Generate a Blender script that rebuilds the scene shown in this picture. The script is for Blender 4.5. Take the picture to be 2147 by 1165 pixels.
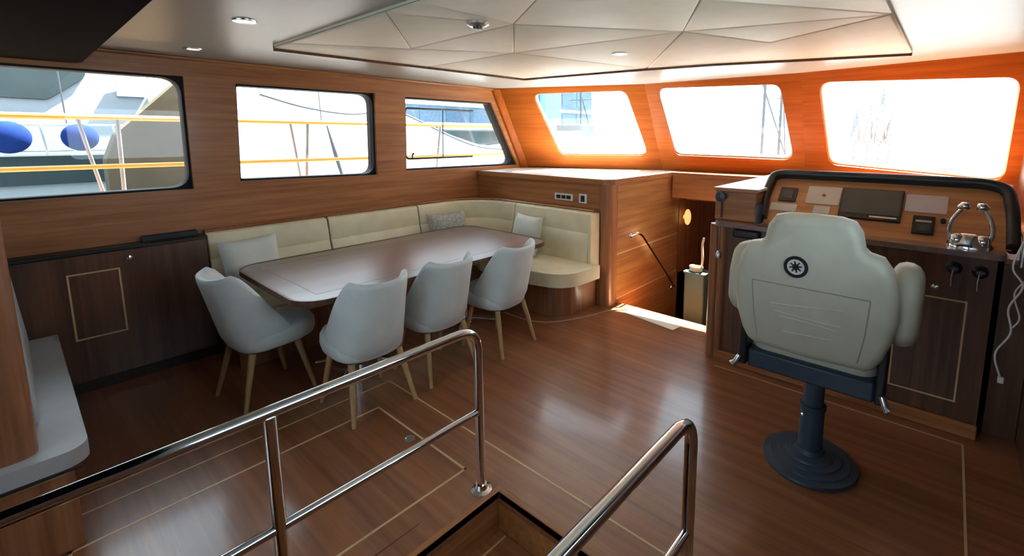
import bpy, bmesh, math, random
from math import sin, cos, pi, radians as R
from mathutils import Vector, Matrix
from mathutils.geometry import tessellate_polygon

random.seed(7)
scene = bpy.context.scene
for o in list(bpy.data.objects):
    bpy.data.objects.remove(o)
COL = scene.collection

# ------------------------------------------------------------------ camera
cam_d = bpy.data.cameras.new('camera')
cam = bpy.data.objects.new('camera', cam_d)
COL.objects.link(cam)
cam.location = (0, 0, 1.70)
cam.rotation_euler = (pi / 2 - 0.1417, 0, 0.6954)
cam_d.sensor_width = 36
cam_d.lens = 974.0 / 2147 * 36
cam_d.shift_x = (1073.5 - 1178.0) / 2147
cam_d.shift_y = -(582.5 - 423.0) / 2147
cam_d.clip_start = 0.02
scene.camera = cam

# ------------------------------------------------------------------ world, sun, exposure
world = bpy.data.worlds.new('sky')
scene.world = world
world.use_nodes = True
wn = world.node_tree.nodes
wn['Background'].inputs[0].default_value = (0.74, 0.89, 1.0, 1)
wn['Background'].inputs[1].default_value = 5.0
sun_d = bpy.data.lights.new('sun', 'SUN')
sun_d.energy = 72
sun_d.angle = R(0.6)
sun_d.color = (1.0, 0.93, 0.82)
sun = bpy.data.objects.new('sun', sun_d)
COL.objects.link(sun)
sun.rotation_euler = Vector((0.03, -0.53, -1.0)).to_track_quat('-Z', 'Y').to_euler()
vs = scene.view_settings
vs.view_transform = 'Standard'
vs.look = 'None'
vs.gamma = 1
vs.use_curve_mapping = False
vs.exposure = 0.35


def portal(c, nrm, w, h, up=(0, 0, 1)):
    """a window opening marked as a sky portal (helps sampling; gives off no light of its own)"""
    d = bpy.data.lights.new('sky_portal', 'AREA')
    d.shape = 'RECTANGLE'
    d.size, d.size_y = w, h
    d.cycles.is_portal = True
    o = bpy.data.objects.new('sky_portal', d)
    COL.objects.link(o)
    z = -Vector(nrm).normalized()
    y = Vector(up)
    y = (y - z * y.dot(z)).normalized()
    x = y.cross(z)
    m = Matrix((x, y, z)).transposed().to_4x4()
    m.translation = Vector(c)
    o.matrix_world = m


portal((-4.70, -0.05, 1.72), (1, 0, 0), 2.0, 0.95)
portal((-4.70, 1.83, 1.72), (1, 0, 0), 1.3, 0.9)
portal((-4.70, 3.55, 1.72), (1, 0, 0), 1.75, 0.9)
portal((-3.55, 4.80, 1.83), (0.35, -0.85, -0.45), 1.7, 0.98)
portal((-1.95, 5.22, 1.83), (0.0, -0.9, -0.45), 1.6, 0.98)
portal((-0.30, 5.15, 1.76), (-0.1, -0.9, -0.45), 1.7, 1.02)
portal((-1.5, -2.66, 1.55), (0, 1, 0), 2.9, 1.2)
portal((0.58, 1.35, 1.72), (-1, 0, 0), 1.6, 0.8)


# ------------------------------------------------------------------ materials
MATS = {}


def new_mat(name):
    m = bpy.data.materials.new(name)
    m.use_nodes = True
    MATS[name] = m
    return m, m.node_tree.nodes, m.node_tree.links, m.node_tree.nodes['Principled BSDF']


def plain(name, col, rough=0.5, metal=0.0, coat=0.0, noise=0.06, nscale=8.0, bump=0.0, bscale=200.0, spec=0.5):
    m, n, l, b = new_mat(name)
    b.inputs['Roughness'].default_value = rough
    b.inputs['Metallic'].default_value = metal
    b.inputs['Coat Weight'].default_value = coat
    b.inputs['Specular IOR Level'].default_value = spec
    tc = n.new('ShaderNodeTexCoord')
    nz = n.new('ShaderNodeTexNoise')
    nz.inputs['Scale'].default_value = nscale
    nz.inputs['Detail'].default_value = 4
    l.new(tc.outputs['Object'], nz.inputs['Vector'])
    rp = n.new('ShaderNodeValToRGB')
    rp.color_ramp.elements[0].position = 0.3
    rp.color_ramp.elements[1].position = 0.7
    rp.color_ramp.elements[0].color = tuple(c * (1 - noise) for c in col) + (1,)
    rp.color_ramp.elements[1].color = tuple(min(1, c * (1 + noise)) for c in col) + (1,)
    l.new(nz.outputs['Fac'], rp.inputs['Fac'])
    l.new(rp.outputs['Color'], b.inputs['Base Color'])
    if bump:
        n2 = n.new('ShaderNodeTexNoise')
        n2.inputs['Scale'].default_value = bscale
        l.new(tc.outputs['Object'], n2.inputs['Vector'])
        bp = n.new('ShaderNodeBump')
        bp.inputs['Strength'].default_value = bump
        bp.inputs['Distance'].default_value = 0.002
        l.new(n2.outputs['Fac'], bp.inputs['Height'])
        l.new(bp.outputs['Normal'], b.inputs['Normal'])
    return m


def wood(name, dark, light, axis='y', rough=0.36, coat=0.12, freq=1.0, streak=0.55, rotz=0.0):
    m, n, l, b = new_mat(name)
    b.inputs['Roughness'].default_value = rough
    b.inputs['Coat Weight'].default_value = coat
    b.inputs['Coat Roughness'].default_value = 0.12
    tc = n.new('ShaderNodeTexCoord')
    mp = n.new('ShaderNodeMapping')
    s = [26 * freq] * 3
    s['xyz'.index(axis)] = 1.1 * freq
    mp.inputs['Scale'].default_value = s
    m0 = n.new('ShaderNodeMapping')
    m0.inputs['Rotation'].default_value = (0, 0, rotz)
    l.new(tc.outputs['Object'], m0.inputs['Vector'])
    l.new(m0.outputs['Vector'], mp.inputs['Vector'])
    nz = n.new('ShaderNodeTexNoise')
    nz.inputs['Scale'].default_value = 1.0
    nz.inputs['Detail'].default_value = 6
    nz.inputs['Roughness'].default_value = 0.62
    nz.inputs['Distortion'].default_value = 0.35
    l.new(mp.outputs['Vector'], nz.inputs['Vector'])
    rp = n.new('ShaderNodeValToRGB')
    e = rp.color_ramp.elements
    e[0].position, e[1].position = 0.32, 0.72
    e[0].color = dark + (1,)
    e[1].color = light + (1,)
    l.new(nz.outputs['Fac'], rp.inputs['Fac'])
    # large slow variation
    n2 = n.new('ShaderNodeTexNoise')
    mp2 = n.new('ShaderNodeMapping')
    s2 = [3.0] * 3
    s2['xyz'.index(axis)] = 0.5
    mp2.inputs['Scale'].default_value = s2
    l.new(tc.outputs['Object'], mp2.inputs['Vector'])
    l.new(mp2.outputs['Vector'], n2.inputs['Vector'])
    n2.inputs['Scale'].default_value = 1.0
    mx = n.new('ShaderNodeMixRGB')
    mx.blend_type = 'MULTIPLY'
    mx.inputs['Fac'].default_value = streak
    r2 = n.new('ShaderNodeValToRGB')
    r2.color_ramp.elements[0].position = 0.3
    r2.color_ramp.elements[1].position = 0.7
    r2.color_ramp.elements[0].color = (0.62, 0.58, 0.55, 1)
    r2.color_ramp.elements[1].color = (1, 1, 1, 1)
    l.new(n2.outputs['Fac'], r2.inputs['Fac'])
    l.new(rp.outputs['Color'], mx.inputs[1])
    l.new(r2.outputs['Color'], mx.inputs[2])
    l.new(mx.outputs['Color'], b.inputs['Base Color'])
    bp = n.new('ShaderNodeBump')
    bp.inputs['Strength'].default_value = 0.06
    bp.inputs['Distance'].default_value = 0.003
    l.new(nz.outputs['Fac'], bp.inputs['Height'])
    l.new(bp.outputs['Normal'], b.inputs['Normal'])
    return m


WD, WL = (0.28, 0.094, 0.028), (0.50, 0.205, 0.068)
wood_y = wood('mahogany_along', WD, WL, 'y')
wood_x = wood('mahogany_across', WD, WL, 'x')
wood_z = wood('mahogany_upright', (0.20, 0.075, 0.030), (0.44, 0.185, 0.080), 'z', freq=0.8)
FD, FLT = (0.29, 0.062, 0.008), (0.43, 0.115, 0.016)  # same mahogany, with the backlit orange glow put into its colour
wood_backlit = [wood('mahogany_backlit_glow', FD, FLT, 'x', rough=0.4, coat=0.08, rotz=a_) for a_ in (-0.4155, -0.0624, 0.1460)]
wood_side_lit = wood('mahogany_side_lit', (0.30, 0.115, 0.034), (0.52, 0.25, 0.085), 'y')  # golden light falling on the cabinet side, painted into the mahogany
wood_backlit_z = wood('mahogany_pillar_glow', FD, FLT, 'z', rough=0.4, coat=0.08, rotz=0.0)
for m_ in wood_backlit + [wood_backlit_z]:
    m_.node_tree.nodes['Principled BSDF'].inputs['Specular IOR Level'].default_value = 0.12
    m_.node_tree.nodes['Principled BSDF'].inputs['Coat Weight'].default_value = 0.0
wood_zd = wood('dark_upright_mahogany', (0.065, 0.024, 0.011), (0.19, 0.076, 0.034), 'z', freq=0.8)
wood_floor = wood('floor_mahogany', (0.20, 0.073, 0.031), (0.40, 0.158, 0.066), 'x', rough=0.30, coat=0.35, freq=0.7)
wood_table = wood('table_mahogany', (0.15, 0.082, 0.078), (0.25, 0.14, 0.13), 'y', rough=0.3, coat=1.0)
for k_, v_ in (('Specular IOR Level', 1.0), ('Coat Roughness', 0.25)):
    wood_table.node_tree.nodes['Principled BSDF'].inputs[k_].default_value = v_
wood_dash = wood('burr_dash_wood', (0.42, 0.17, 0.06), (0.70, 0.33, 0.13), 'x', rough=0.3, freq=0.8)
wood_leg = wood('oak_leg', (0.36, 0.22, 0.09), (0.52, 0.34, 0.15), 'z', rough=0.45, coat=0.0)
wood_dark = wood('dark_wood', (0.018, 0.011, 0.008), (0.045, 0.024, 0.016), 'x', rough=0.5, coat=0.0)
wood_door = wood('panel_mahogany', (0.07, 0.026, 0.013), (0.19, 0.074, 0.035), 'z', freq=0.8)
inlay_m = plain('maple_inlay', (0.62, 0.42, 0.22), 0.4)
cream = plain('cream_leather', (0.78, 0.69, 0.48), 0.5, bump=0.15, bscale=260)
cream_h = plain('helm_leather', (0.52, 0.50, 0.40), 0.48, bump=0.15, bscale=260)
grey_leather = plain('pale_grey_leather', (0.62, 0.66, 0.64), 0.5, bump=0.12, bscale=260)
bench_m = plain('bench_leather', (0.42, 0.42, 0.42), 0.5, bump=0.12, bscale=260)
pillow_m = plain('pillow_linen', (0.66, 0.68, 0.62), 0.8, bump=0.4, bscale=400)
pillow_p = plain('pillow_grey_linen', (0.40, 0.40, 0.37), 0.8, bump=0.4, noise=0.3, nscale=40)
seam_m = plain('seam_thread', (0.30, 0.27, 0.20), 0.7)
chrome = plain('chrome', (0.80, 0.82, 0.86), 0.09, 1.0, noise=0.01)
steel = plain('brushed_steel', (0.62, 0.63, 0.64), 0.3, 1.0, noise=0.05)
black = plain('black_plastic', (0.012, 0.013, 0.015), 0.35)
black_f = plain('black_rubber_frame', (0.010, 0.011, 0.013), 0.6, spec=0.2)
blackpad = plain('black_padding', (0.018, 0.022, 0.025), 0.42, bump=0.2)
navy = plain('slate_blue_paint', (0.035, 0.055, 0.085), 0.4, noise=0.1)
ceil_m = plain('ceiling_lacquer', (0.38, 0.41, 0.41), 0.36, coat=0.0, noise=0.02)
liner_m = plain('headliner_leather', (0.86, 0.80, 0.67), 0.55, bump=0.1, noise=0.03)
top_m = plain('pale_worktop', (0.82, 0.80, 0.75), 0.3, noise=0.03)
white_m = plain('white_gelcoat', (0.82, 0.83, 0.84), 0.25, noise=0.02)
plate_m = plain('brushed_plate', (0.60, 0.55, 0.48), 0.4, 0.1, noise=0.05)
plate_r = plain('pale_plate', (0.62, 0.54, 0.54), 0.4, 0.0, noise=0.05)
screen_m = plain('dark_screen', (0.07, 0.075, 0.07), 0.18, noise=0.1)
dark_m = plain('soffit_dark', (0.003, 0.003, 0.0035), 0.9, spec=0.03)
blue_m = plain('blue_fabric', (0.006, 0.018, 0.085), 0.9, noise=0.15, spec=0.05)
yellow_m = plain('yellow_varnished_rail', (0.42, 0.24, 0.045), 0.35)
tint_m = plain('tinted_glass', (0.018, 0.028, 0.030), 0.4, noise=0.2, nscale=2, spec=0.15)
beige_m = plain('beige_canvas', (0.072, 0.060, 0.041), 0.9, noise=0.12, nscale=3, spec=0.05)
green_m = plain('grey_green_box', (0.028, 0.066, 0.062), 0.5)
rope_m = plain('cream_rope', (0.60, 0.55, 0.40), 0.8, bump=0.5, bscale=90)
cable_m = plain('white_cable', (0.75, 0.75, 0.73), 0.5)
cable_t = plain('tan_cable', (0.55, 0.36, 0.22), 0.5)
sea_m = plain('harbour_water', (0.16, 0.22, 0.24), 0.25, noise=0.25, nscale=1.5)
deck_m = wood('teak_deck', (0.30, 0.19, 0.11), (0.45, 0.31, 0.2), 'y', rough=0.6, coat=0)
bld_m = plain('blue_grey_facade', (0.07, 0.11, 0.15), 0.5, noise=0.2, nscale=1.2)
glassb_m = plain('facade_glass', (0.06, 0.10, 0.15), 0.15, noise=0.2)
mast_m = plain('mast_grey', (0.06, 0.06, 0.07), 0.4)
cyan_m = plain('pale_blue_cover', (0.12, 0.24, 0.32), 0.6, noise=0.2)
leaf_m = plain('harbour_tree_leaf', (0.19, 0.185, 0.19), 0.9, noise=0.3, spec=0.05)
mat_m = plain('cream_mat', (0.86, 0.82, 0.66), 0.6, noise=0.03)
sock_m = plain('socket_white', (0.72, 0.72, 0.68), 0.4)

m, n, l, b = new_mat('window_glass')
n.remove(b)
tr = n.new('ShaderNodeBsdfTransparent')
tr.inputs['Color'].default_value = (0.95, 0.97, 0.98, 1)
gl = n.new('ShaderNodeBsdfGlossy')
gl.inputs['Roughness'].default_value = 0.02
mx = n.new('ShaderNodeMixShader')
fr = n.new('ShaderNodeFresnel')
fr.inputs['IOR'].default_value = 1.35
l.new(fr.outputs['Fac'], mx.inputs['Fac'])
l.new(tr.outputs[0], mx.inputs[1])
l.new(gl.outputs[0], mx.inputs[2])
l.new(mx.outputs[0], n['Material Output'].inputs['Surface'])
glass = m

lamp_m, n, l, b = new_mat('lamp_glow')
b.inputs['Emission Color'].default_value = (1, 0.9, 0.72, 1)
b.inputs['Emission Strength'].default_value = 2.0
warm_m, n, l, b = new_mat('warm_lamp_glow')
b.inputs['Emission Color'].default_value = (1, 0.55, 0.18, 1)
b.inputs['Emission Strength'].default_value = 0.9
b.inputs['Base Color'].default_value = (0.7, 0.32, 0.06, 1)


# ------------------------------------------------------------------ builders
class MB:
    def __init__(s):
        s.v, s.f = [], []

    def add(s, verts, faces):
        k = len(s.v)
        s.v += [Vector(p) for p in verts]
        s.f += [tuple(i + k for i in f) for f in faces]
        return s

    def box(s, x0, x1, y0, y1, z0, z1):
        return s.add([(x0, y0, z0), (x1, y0, z0), (x1, y1, z0), (x0, y1, z0), (x0, y0, z1), (x1, y0, z1), (x1, y1, z1), (x0, y1, z1)],
                     [(0, 3, 2, 1), (4, 5, 6, 7), (0, 1, 5, 4), (1, 2, 6, 5), (2, 3, 7, 6), (3, 0, 4, 7)])

    def slab(s, outer, holes, o, e1, e2, nrm, th):
        """planar outline with holes, given in (e1,e2) coordinates from o, thickened along nrm"""
        o, e1, e2, nrm = Vector(o), Vector(e1), Vector(e2), Vector(nrm)
        loops = [outer] + list(holes)
        tri = tessellate_polygon([[Vector((p[0], p[1], 0)) for p in lp] for lp in loops])
        flat = [p for lp in loops for p in lp]
        k = len(flat)
        vs_ = [o + e1 * p[0] + e2 * p[1] for p in flat]
        fs = []
        for t in tri:
            fs.append(tuple(t))
            fs.append(tuple(i + k for i in reversed(t)))
        st = 0
        for lp in loops:
            m_ = len(lp)
            for i in range(m_):
                a, c = st + i, st + (i + 1) % m_
                fs.append((a, c, c + k, a + k))
            st += m_
        return s.add(vs_ + [p + nrm * th for p in vs_], fs)

    def prism(s, poly, z0, z1):
        return s.slab(poly, [], (0, 0, z0), (1, 0, 0), (0, 1, 0), (0, 0, 1), z1 - z0)

    def rings(s, rings, cap=True, closed=True):
        k = len(rings[0])
        vs_ = [p for r in rings for p in r]
        fs = []
        for j in range(len(rings) - 1):
            for i in range(k if closed else k - 1):
                a, c = j * k + i, j * k + (i + 1) % k
                fs.append((a, c, c + k, a + k))
        if cap:
            fs.append(tuple(reversed(range(k))))
            fs.append(tuple(range((len(rings) - 1) * k, len(rings) * k)))
        return s.add(vs_, fs)

    def tube(s, pts, r, n=10, cap=True, loop=False):
        pts = [Vector(p) for p in pts]
        rr = r if isinstance(r, (list, tuple)) else [r] * len(pts)
        rings = []
        u = None
        N = len(pts)
        for i, p in enumerate(pts):
            if loop:
                t = (pts[(i + 1) % N] - pts[i - 1]).normalized()
            else:
                t = (pts[min(i + 1, N - 1)] - pts[max(i - 1, 0)]).normalized()
            if u is None:
                u = t.orthogonal().normalized()
            u = (u - t * u.dot(t)).normalized()
            w = t.cross(u)
            rings.append([p + (u * cos(a) + w * sin(a)) * rr[i] for a in (2 * pi * q / n for q in range(n))])
        if loop:
            rings.append(rings[0])
            cap = False
        return s.rings(rings, cap)

    def lathe(s, prof, c=(0, 0, 0), n=28, sx=1, sy=1):
        c = Vector(c)
        return s.rings([[c + Vector((r_ * cos(a) * sx, r_ * sin(a) * sy, z)) for a in (2 * pi * q / n for q in range(n))] for r_, z in prof])

    def ellipsoid(s, c, rx, ry, rz, n=16, m=10):
        prof = [(max(1e-4, sin(pi * i / m)), -cos(pi * i / m)) for i in range(m + 1)]
        c = Vector(c)
        return s.rings([[c + Vector((r_ * cos(a) * rx, r_ * sin(a) * ry, z * rz)) for a in (2 * pi * q / n for q in range(n))] for r_, z in prof])

    def xf(s, mat):
        s.v = [mat @ p for p in s.v]
        return s

    def build(s, name, mat, parent=None, bevel=0, seg=2, smooth=None, subsurf=0):
        me = bpy.data.meshes.new(name)
        off = Vector(parent.matrix_basis.translation) if parent else Vector((0, 0, 0))
        q = parent.parent if parent else None
        while q:
            off = off + q.matrix_basis.translation
            q = q.parent
        if not parent and s.v:
            lo = Vector([min(p[i] for p in s.v) for i in range(3)])
            hi = Vector([max(p[i] for p in s.v) for i in range(3)])
            org = Vector(((lo.x + hi.x) / 2, (lo.y + hi.y) / 2, lo.z))
            off = org
        me.from_pydata([tuple(p - off) for p in s.v], [], s.f)
        bm = bmesh.new()
        bm.from_mesh(me)
        bmesh.ops.remove_doubles(bm, verts=bm.verts, dist=1e-5)
        bmesh.ops.recalc_face_normals(bm, faces=bm.faces)
        bm.to_mesh(me)
        bm.free()
        o = bpy.data.objects.new(name, me)
        me.materials.append(mat)
        COL.objects.link(o)
        if parent:
            o.parent = parent
        else:
            o.location = off
        if bevel:
            b_ = o.modifiers.new('bevel', 'BEVEL')
            b_.width = bevel
            b_.segments = seg
            b_.limit_method = 'ANGLE'
            b_.angle_limit = R(40)
        if subsurf:
            b_ = o.modifiers.new('subsurf', 'SUBSURF')
            b_.levels = b_.render_levels = subsurf
        if smooth is not None or bevel or subsurf:
            for p in me.polygons:
                p.use_smooth = True
            if not subsurf:
                me.set_sharp_from_angle(angle=R(smooth if smooth else 40))
        return o


def tag(o, label=None, cat=None, group=None, kind=None):
    if label: o['label'] = label
    if cat: o['category'] = cat
    if group: o['group'] = group
    if kind: o['kind'] = kind
    return o


def thing(name, label, cat, loc=(0, 0, 0), group=None):
    o = bpy.data.objects.new(name, None)
    o.empty_display_size = 0.1
    COL.objects.link(o)
    o.location = loc
    return tag(o, label, cat, group)


def struct(o, label):
    return tag(o, label, 'room structure', kind='structure')


def copy_tree(o, parent=None):
    c = o.copy()
    COL.objects.link(c)
    c.parent = parent
    for ch in list(o.children):
        copy_tree(ch, c)
    return c


def rrect(x0, x1, y0, y1, r, n=6):
    rr = r if isinstance(r, (list, tuple)) else (r,) * 4   # corners: x0y0, x1y0, x1y1, x0y1
    out = []
    for (cx, cy, sx, sy, a0), q in zip(((x0, y0, 1, 1, 180), (x1, y0, -1, 1, 270), (x1, y1, -1, -1, 0), (x0, y1, 1, -1, 90)), rr):
        if q <= 0:
            out.append((cx, cy))
            continue
        for i in range(n + 1):
            a = R(a0 + 90 * i / n)
            out.append((cx + sx * q + q * cos(a), cy + sy * q + q * sin(a)))
    return out


def round_poly(pts, r, n=6):
    out = []
    k = len(pts)
    for i in range(k):
        q = r[i] if isinstance(r, (list, tuple)) else r
        p = Vector(pts[i]).to_2d()
        a = (Vector(pts[i - 1]).to_2d() - p)
        c = (Vector(pts[(i + 1) % k]).to_2d() - p)
        if q <= 0:
            out.append(tuple(p))
            continue
        ang = a.angle(c)
        d = min(q / math.tan(ang / 2), a.length * 0.49, c.length * 0.49)
        p0, p1 = p + a.normalized() * d, p + c.normalized() * d
        for j in range(n + 1):
            t = j / n
            w = p0 * (1 - t) ** 2 + p * 2 * t * (1 - t) + p1 * t * t
            out.append(tuple(w))
    return out


def inset(pts, d):
    """offset a counter-clockwise polygon inwards by d"""
    k = len(pts)
    P = [Vector(p).to_2d() for p in pts]
    area = sum(P[i].x * P[(i + 1) % k].y - P[(i + 1) % k].x * P[i].y for i in range(k))
    sg = 1 if area > 0 else -1
    out = []
    for i in range(k):
        e0 = (P[i] - P[i - 1]).normalized()
        e1 = (P[(i + 1) % k] - P[i]).normalized()
        n0, n1 = Vector((-e0.y, e0.x)) * sg, Vector((-e1.y, e1.x)) * sg
        den = 1 + n0.dot(n1)
        out.append(tuple(P[i] + (n0 + n1) * (d / max(den, 0.25))))
    return out


def fillet(pts, r, n=7):
    pts = [Vector(p) for p in pts]
    out = [pts[0]]
    for i in range(1, len(pts) - 1):
        p = pts[i]
        a, c = (pts[i - 1] - p), (pts[i + 1] - p)
        d = min(r, a.length * 0.49, c.length * 0.49)
        p0, p1 = p + a.normalized() * d, p + c.normalized() * d
        for j in range(n + 1):
            t = j / n
            out.append(p0 * (1 - t) ** 2 + p * 2 * t * (1 - t) + p1 * t * t)
    out.append(pts[-1])
    return out


def spline(pts, n=8):
    P = [Vector(p) for p in pts]
    P = [P[0] * 2 - P[1]] + P + [P[-1] * 2 - P[-2]]
    out = []
    for i in range(1, len(P) - 2):
        for j in range(n):
            t = j / n
            a, b_, c, d = P[i - 1], P[i], P[i + 1], P[i + 2]
            out.append(0.5 * ((2 * b_) + (c - a) * t + (2 * a - 5 * b_ + 4 * c - d) * t * t + (3 * b_ - a - 3 * c + d) * t ** 3))
    out.append(P[-2])
    return out


# ================================================================== SETTING
XP, XS, YA = -4.45, 0.42, -2.5          # port wall, starboard wall, aft wall
ZC = 2.28

# floor with the two stair openings
fl_outer = [(-4.6, YA), (0.6, YA), (0.6, 5.2), (-1.3, 5.2), (-1.3, 3.90), (-2.5, 3.90), (-2.5, 4.9), (-4.6, 4.4)]
well = [(-1.53, -1.3), (-0.60, -1.3), (-0.60, 1.357), (-1.53, 1.357)]
floor = MB().slab(fl_outer, [well], (0, 0, -0.06), (1, 0, 0), (0, 1, 0), (0, 0, 1), 0.06).build('floor', wood_floor)
struct(floor, 'glossy reddish-brown mahogany cabin floor with pale inlay lines')


def strip(parent, p, q, w=0.012, z=0.0, name='inlay', mat=None):
    p, q = Vector(p), Vector(q)
    d = (q - p).normalized()
    nn = Vector((-d.y, d.x)) * w / 2
    MB().prism([tuple(p + nn - d * w / 2), tuple(p - nn - d * w / 2), tuple(q - nn + d * w / 2), tuple(q + nn + d * w / 2)], z - 0.004, z + 0.0012).build(name, mat or inlay_m, parent)


for a, c in [((-2.875, 0.0), (-2.875, 1.565)), ((-2.875, 1.565), (-0.2, 1.565)), ((-1.21, 3.24), (0.195, 3.24)), ((0.195, 3.24), (0.195, 0.4)), ((-0.2, 1.565), (-0.2, -0.8))]:
    strip(floor, a, c, 0.010)
for a, c in [((-2.635, 0.0), (-2.635, 1.35)), ((-2.635, 1.35), (-1.776, 1.35)), ((-1.776, 1.35), (-1.776, 0.0)), ((-2.635, 0.0), (-1.776, 0.0))]:
    strip(floor, a, c, 0.012)
# board edge along the stair opening
strip(floor, (-1.66, 0.0), (-1.66, 1.0), 0.006, mat=wood_door, name='board_seam')
# flush lifting ring of the hatch
ring = MB()
ring.lathe([(0.001, 0.001), (0.03, 0.001), (0.032, 0.003), (0.022, 0.004), (0.02, 0.002), (0.001, 0.002)], (-2.21, 1.30, 0), 20)
ring.build('hatch_ring', steel, floor, smooth=40)
# nosings round the stair opening
for (x0, x1, y0, y1) in [(-1.56, -1.53, -1.3, 1.387), (-1.53, -0.60, 1.357, 1.387), (-0.60, -0.57, -1.3, 1.387)]:
    MB().box(x0, x1, y0, y1, -0.035, 0.003).build('stair_nosing', wood_x if y1 - y0 < 0.1 else wood_y, floor, bevel=0.003)

# foreground stairs going down aft
stairs = MB()
stairs.box(-1.56, -1.53, -1.3, 1.357, -1.35, -0.06).box(-0.60, -0.57, -1.3, 1.357, -1.35, -0.06)
stairs.box(-1.56, -0.57, 1.357, 1.387, -1.35, -0.06).box(-1.56, -0.57, -1.33, -1.3, -1.35, -0.06).box(-1.56, -0.57, -1.3, 1.36, -1.4, -1.35)
stairs = struct(stairs.build('stairwell_aft', wood_y), 'brown wooden lining of the stair opening between the steel rails')
for k in range(5):
    y1 = 1.357 - 0.27 * k
    z = -0.2 * (k + 1)
    st = MB().box(-1.53, -0.60, y1 - 0.29, y1, z - 0.035, z).build('step', wood_x, stairs, bevel=0.004)
    MB().box(-1.48, -1.47, y1 - 0.27, y1 - 0.01, z - 0.002, z + 0.001).build('step_inlay', inlay_m, st)
    MB().box(-1.53, -0.60, y1 - 0.29 - 0.0, y1 - 0.27, z - 0.2, z - 0.035).build('riser', wood_x, stairs)

# companionway well going down forward between corner cabinet and console
comp = MB()
comp.box(-2.53, -2.5, 3.90, 5.6, -1.35, 0.0).box(-1.30, -1.27, 3.90, 5.6, -1.35, 0.0).box(-2.53, -1.27, 3.87, 3.90, -1.35, -0.06).box(-2.53, -1.27, 3.8, 6.6, -1.4, -1.35)
comp = struct(comp.build('companionway_well', wood_y), 'mahogany lined companionway going down forward beside the console')
for k in range(4):
    y0 = 3.90 + 0.26 * k
    z = -0.24 * (k + 1)
    MB().box(-2.5, -1.30, y0, y0 + 0.28, z - 0.035, z).build('step', wood_x, comp, bevel=0.004)
    MB().box(-2.5, -1.30, y0 + 0.26, y0 + 0.28, z - 0.24, z - 0.035).build('riser', wood_x, comp)
# passage beyond, under the windscreen
pas = MB().box(-2.53, -2.5, 5.25, 6.6, -1.35, 1.2).box(-1.30, -1.27, 5.25, 6.6, -1.35, 1.2).box(-2.53, -1.27, 6.6, 6.63, -1.35, 1.2).box(-2.53, -1.27, 5.25, 6.63, 1.0, 1.03)
struct(pas.build('passage_walls', wood_z), 'dim wooden passage beyond the companionway steps')

# --- port wall with three window openings
W1 = [(-1.0, 1.295), (0.915, 1.295), (0.925, 2.138), (-1.0, 2.138)]
W2 = [(1.225, 1.33), (2.415, 1.305), (2.435, 2.117), (1.255, 2.113)]
W3 = [(2.745, 1.33), (4.40, 1.315), (3.965, 2.107), (2.77, 2.103)]
outer = [(YA, 0), (4.62, 0), (4.62, 1.2), (4.08, 2.30), (YA, 2.30)]
wall = MB().slab(outer, [W1, W2, W3], (XP, 0, 0), (0, 1, 0), (0, 0, 1), (-1, 0, 0), 0.15).build('wall_port', wood_y)
struct(wall, 'mahogany side wall with three windows above the settee')


def window_unit(idx, hole, o, e1, e2, nrm, fmat, r, fw, dep, label, th=0.03):
    """rounded frame ring + pane, dep behind the wall's inner face"""
    o, e1, e2, nrm = Vector(o), Vector(e1), Vector(e2), Vector(nrm)
    o2 = o + nrm * dep
    out = inset(hole, -0.02)
    inn = round_poly(inset(hole, fw), r, 7)
    w = thing('window_%d' % idx, label, 'window', o2 + e1 * hole[0][0] + e2 * hole[0][1])
    w['kind'] = 'structure'
    MB().slab(out, [inn], o2, e1, e2, nrm, th).build('frame', fmat, w, smooth=30)
    MB().slab(round_poly(inset(hole, fw - 0.006), r, 7), [], o2 + nrm * (th * 0.45), e1, e2, nrm, 0.006).build('pane', glass, w)
    return w


py = ((XP, 0, 0), (0, 1, 0), (0, 0, 1), (-1, 0, 0))
window_unit(1, W1, *py, black_f, [0.02, 0.12, 0.12, 0.02], 0.014, 0.035, 'wide side window at the far left, black frame, blue fenders outside', th=0.12)
window_unit(2, W2, *py, black_f, [0.02, 0.11, 0.11, 0.02], 0.014, 0.035, 'middle side window above the settee with black rounded frame', th=0.12)
w3 = window_unit(3, W3, *py, black_f, [0.02, 0.10, 0.03, 0.02], 0.014, 0.035, 'slanted side window beside the front pillar with a sliding inner pane', th=0.12)
# sliding inner sash of window 3: thin black three-sided frame with an upright bar and a latch
sash = MB()
xs = XP - 0.07
sash.tube(fillet([(xs, 3.72, 1.992), (xs, 2.80, 1.992), (xs, 2.785, 1.45), (xs, 3.70, 1.447)], 0.05), 0.011, 8)
sash.build('sash_frame', black, w3, smooth=40)
MB().tube([(xs, 3.285, 1.99), (xs, 3.268, 1.45)], 0.006, 6).build('sash_bar', black, w3, smooth=40)
MB().tube([(xs + 0.01, 2.86, 1.45), (xs + 0.01, 2.86, 1.49), (xs + 0.02, 2.875, 1.51)], [0.006, 0.008, 0.014], 8).build('sash_latch', black, w3, smooth=40)

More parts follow.
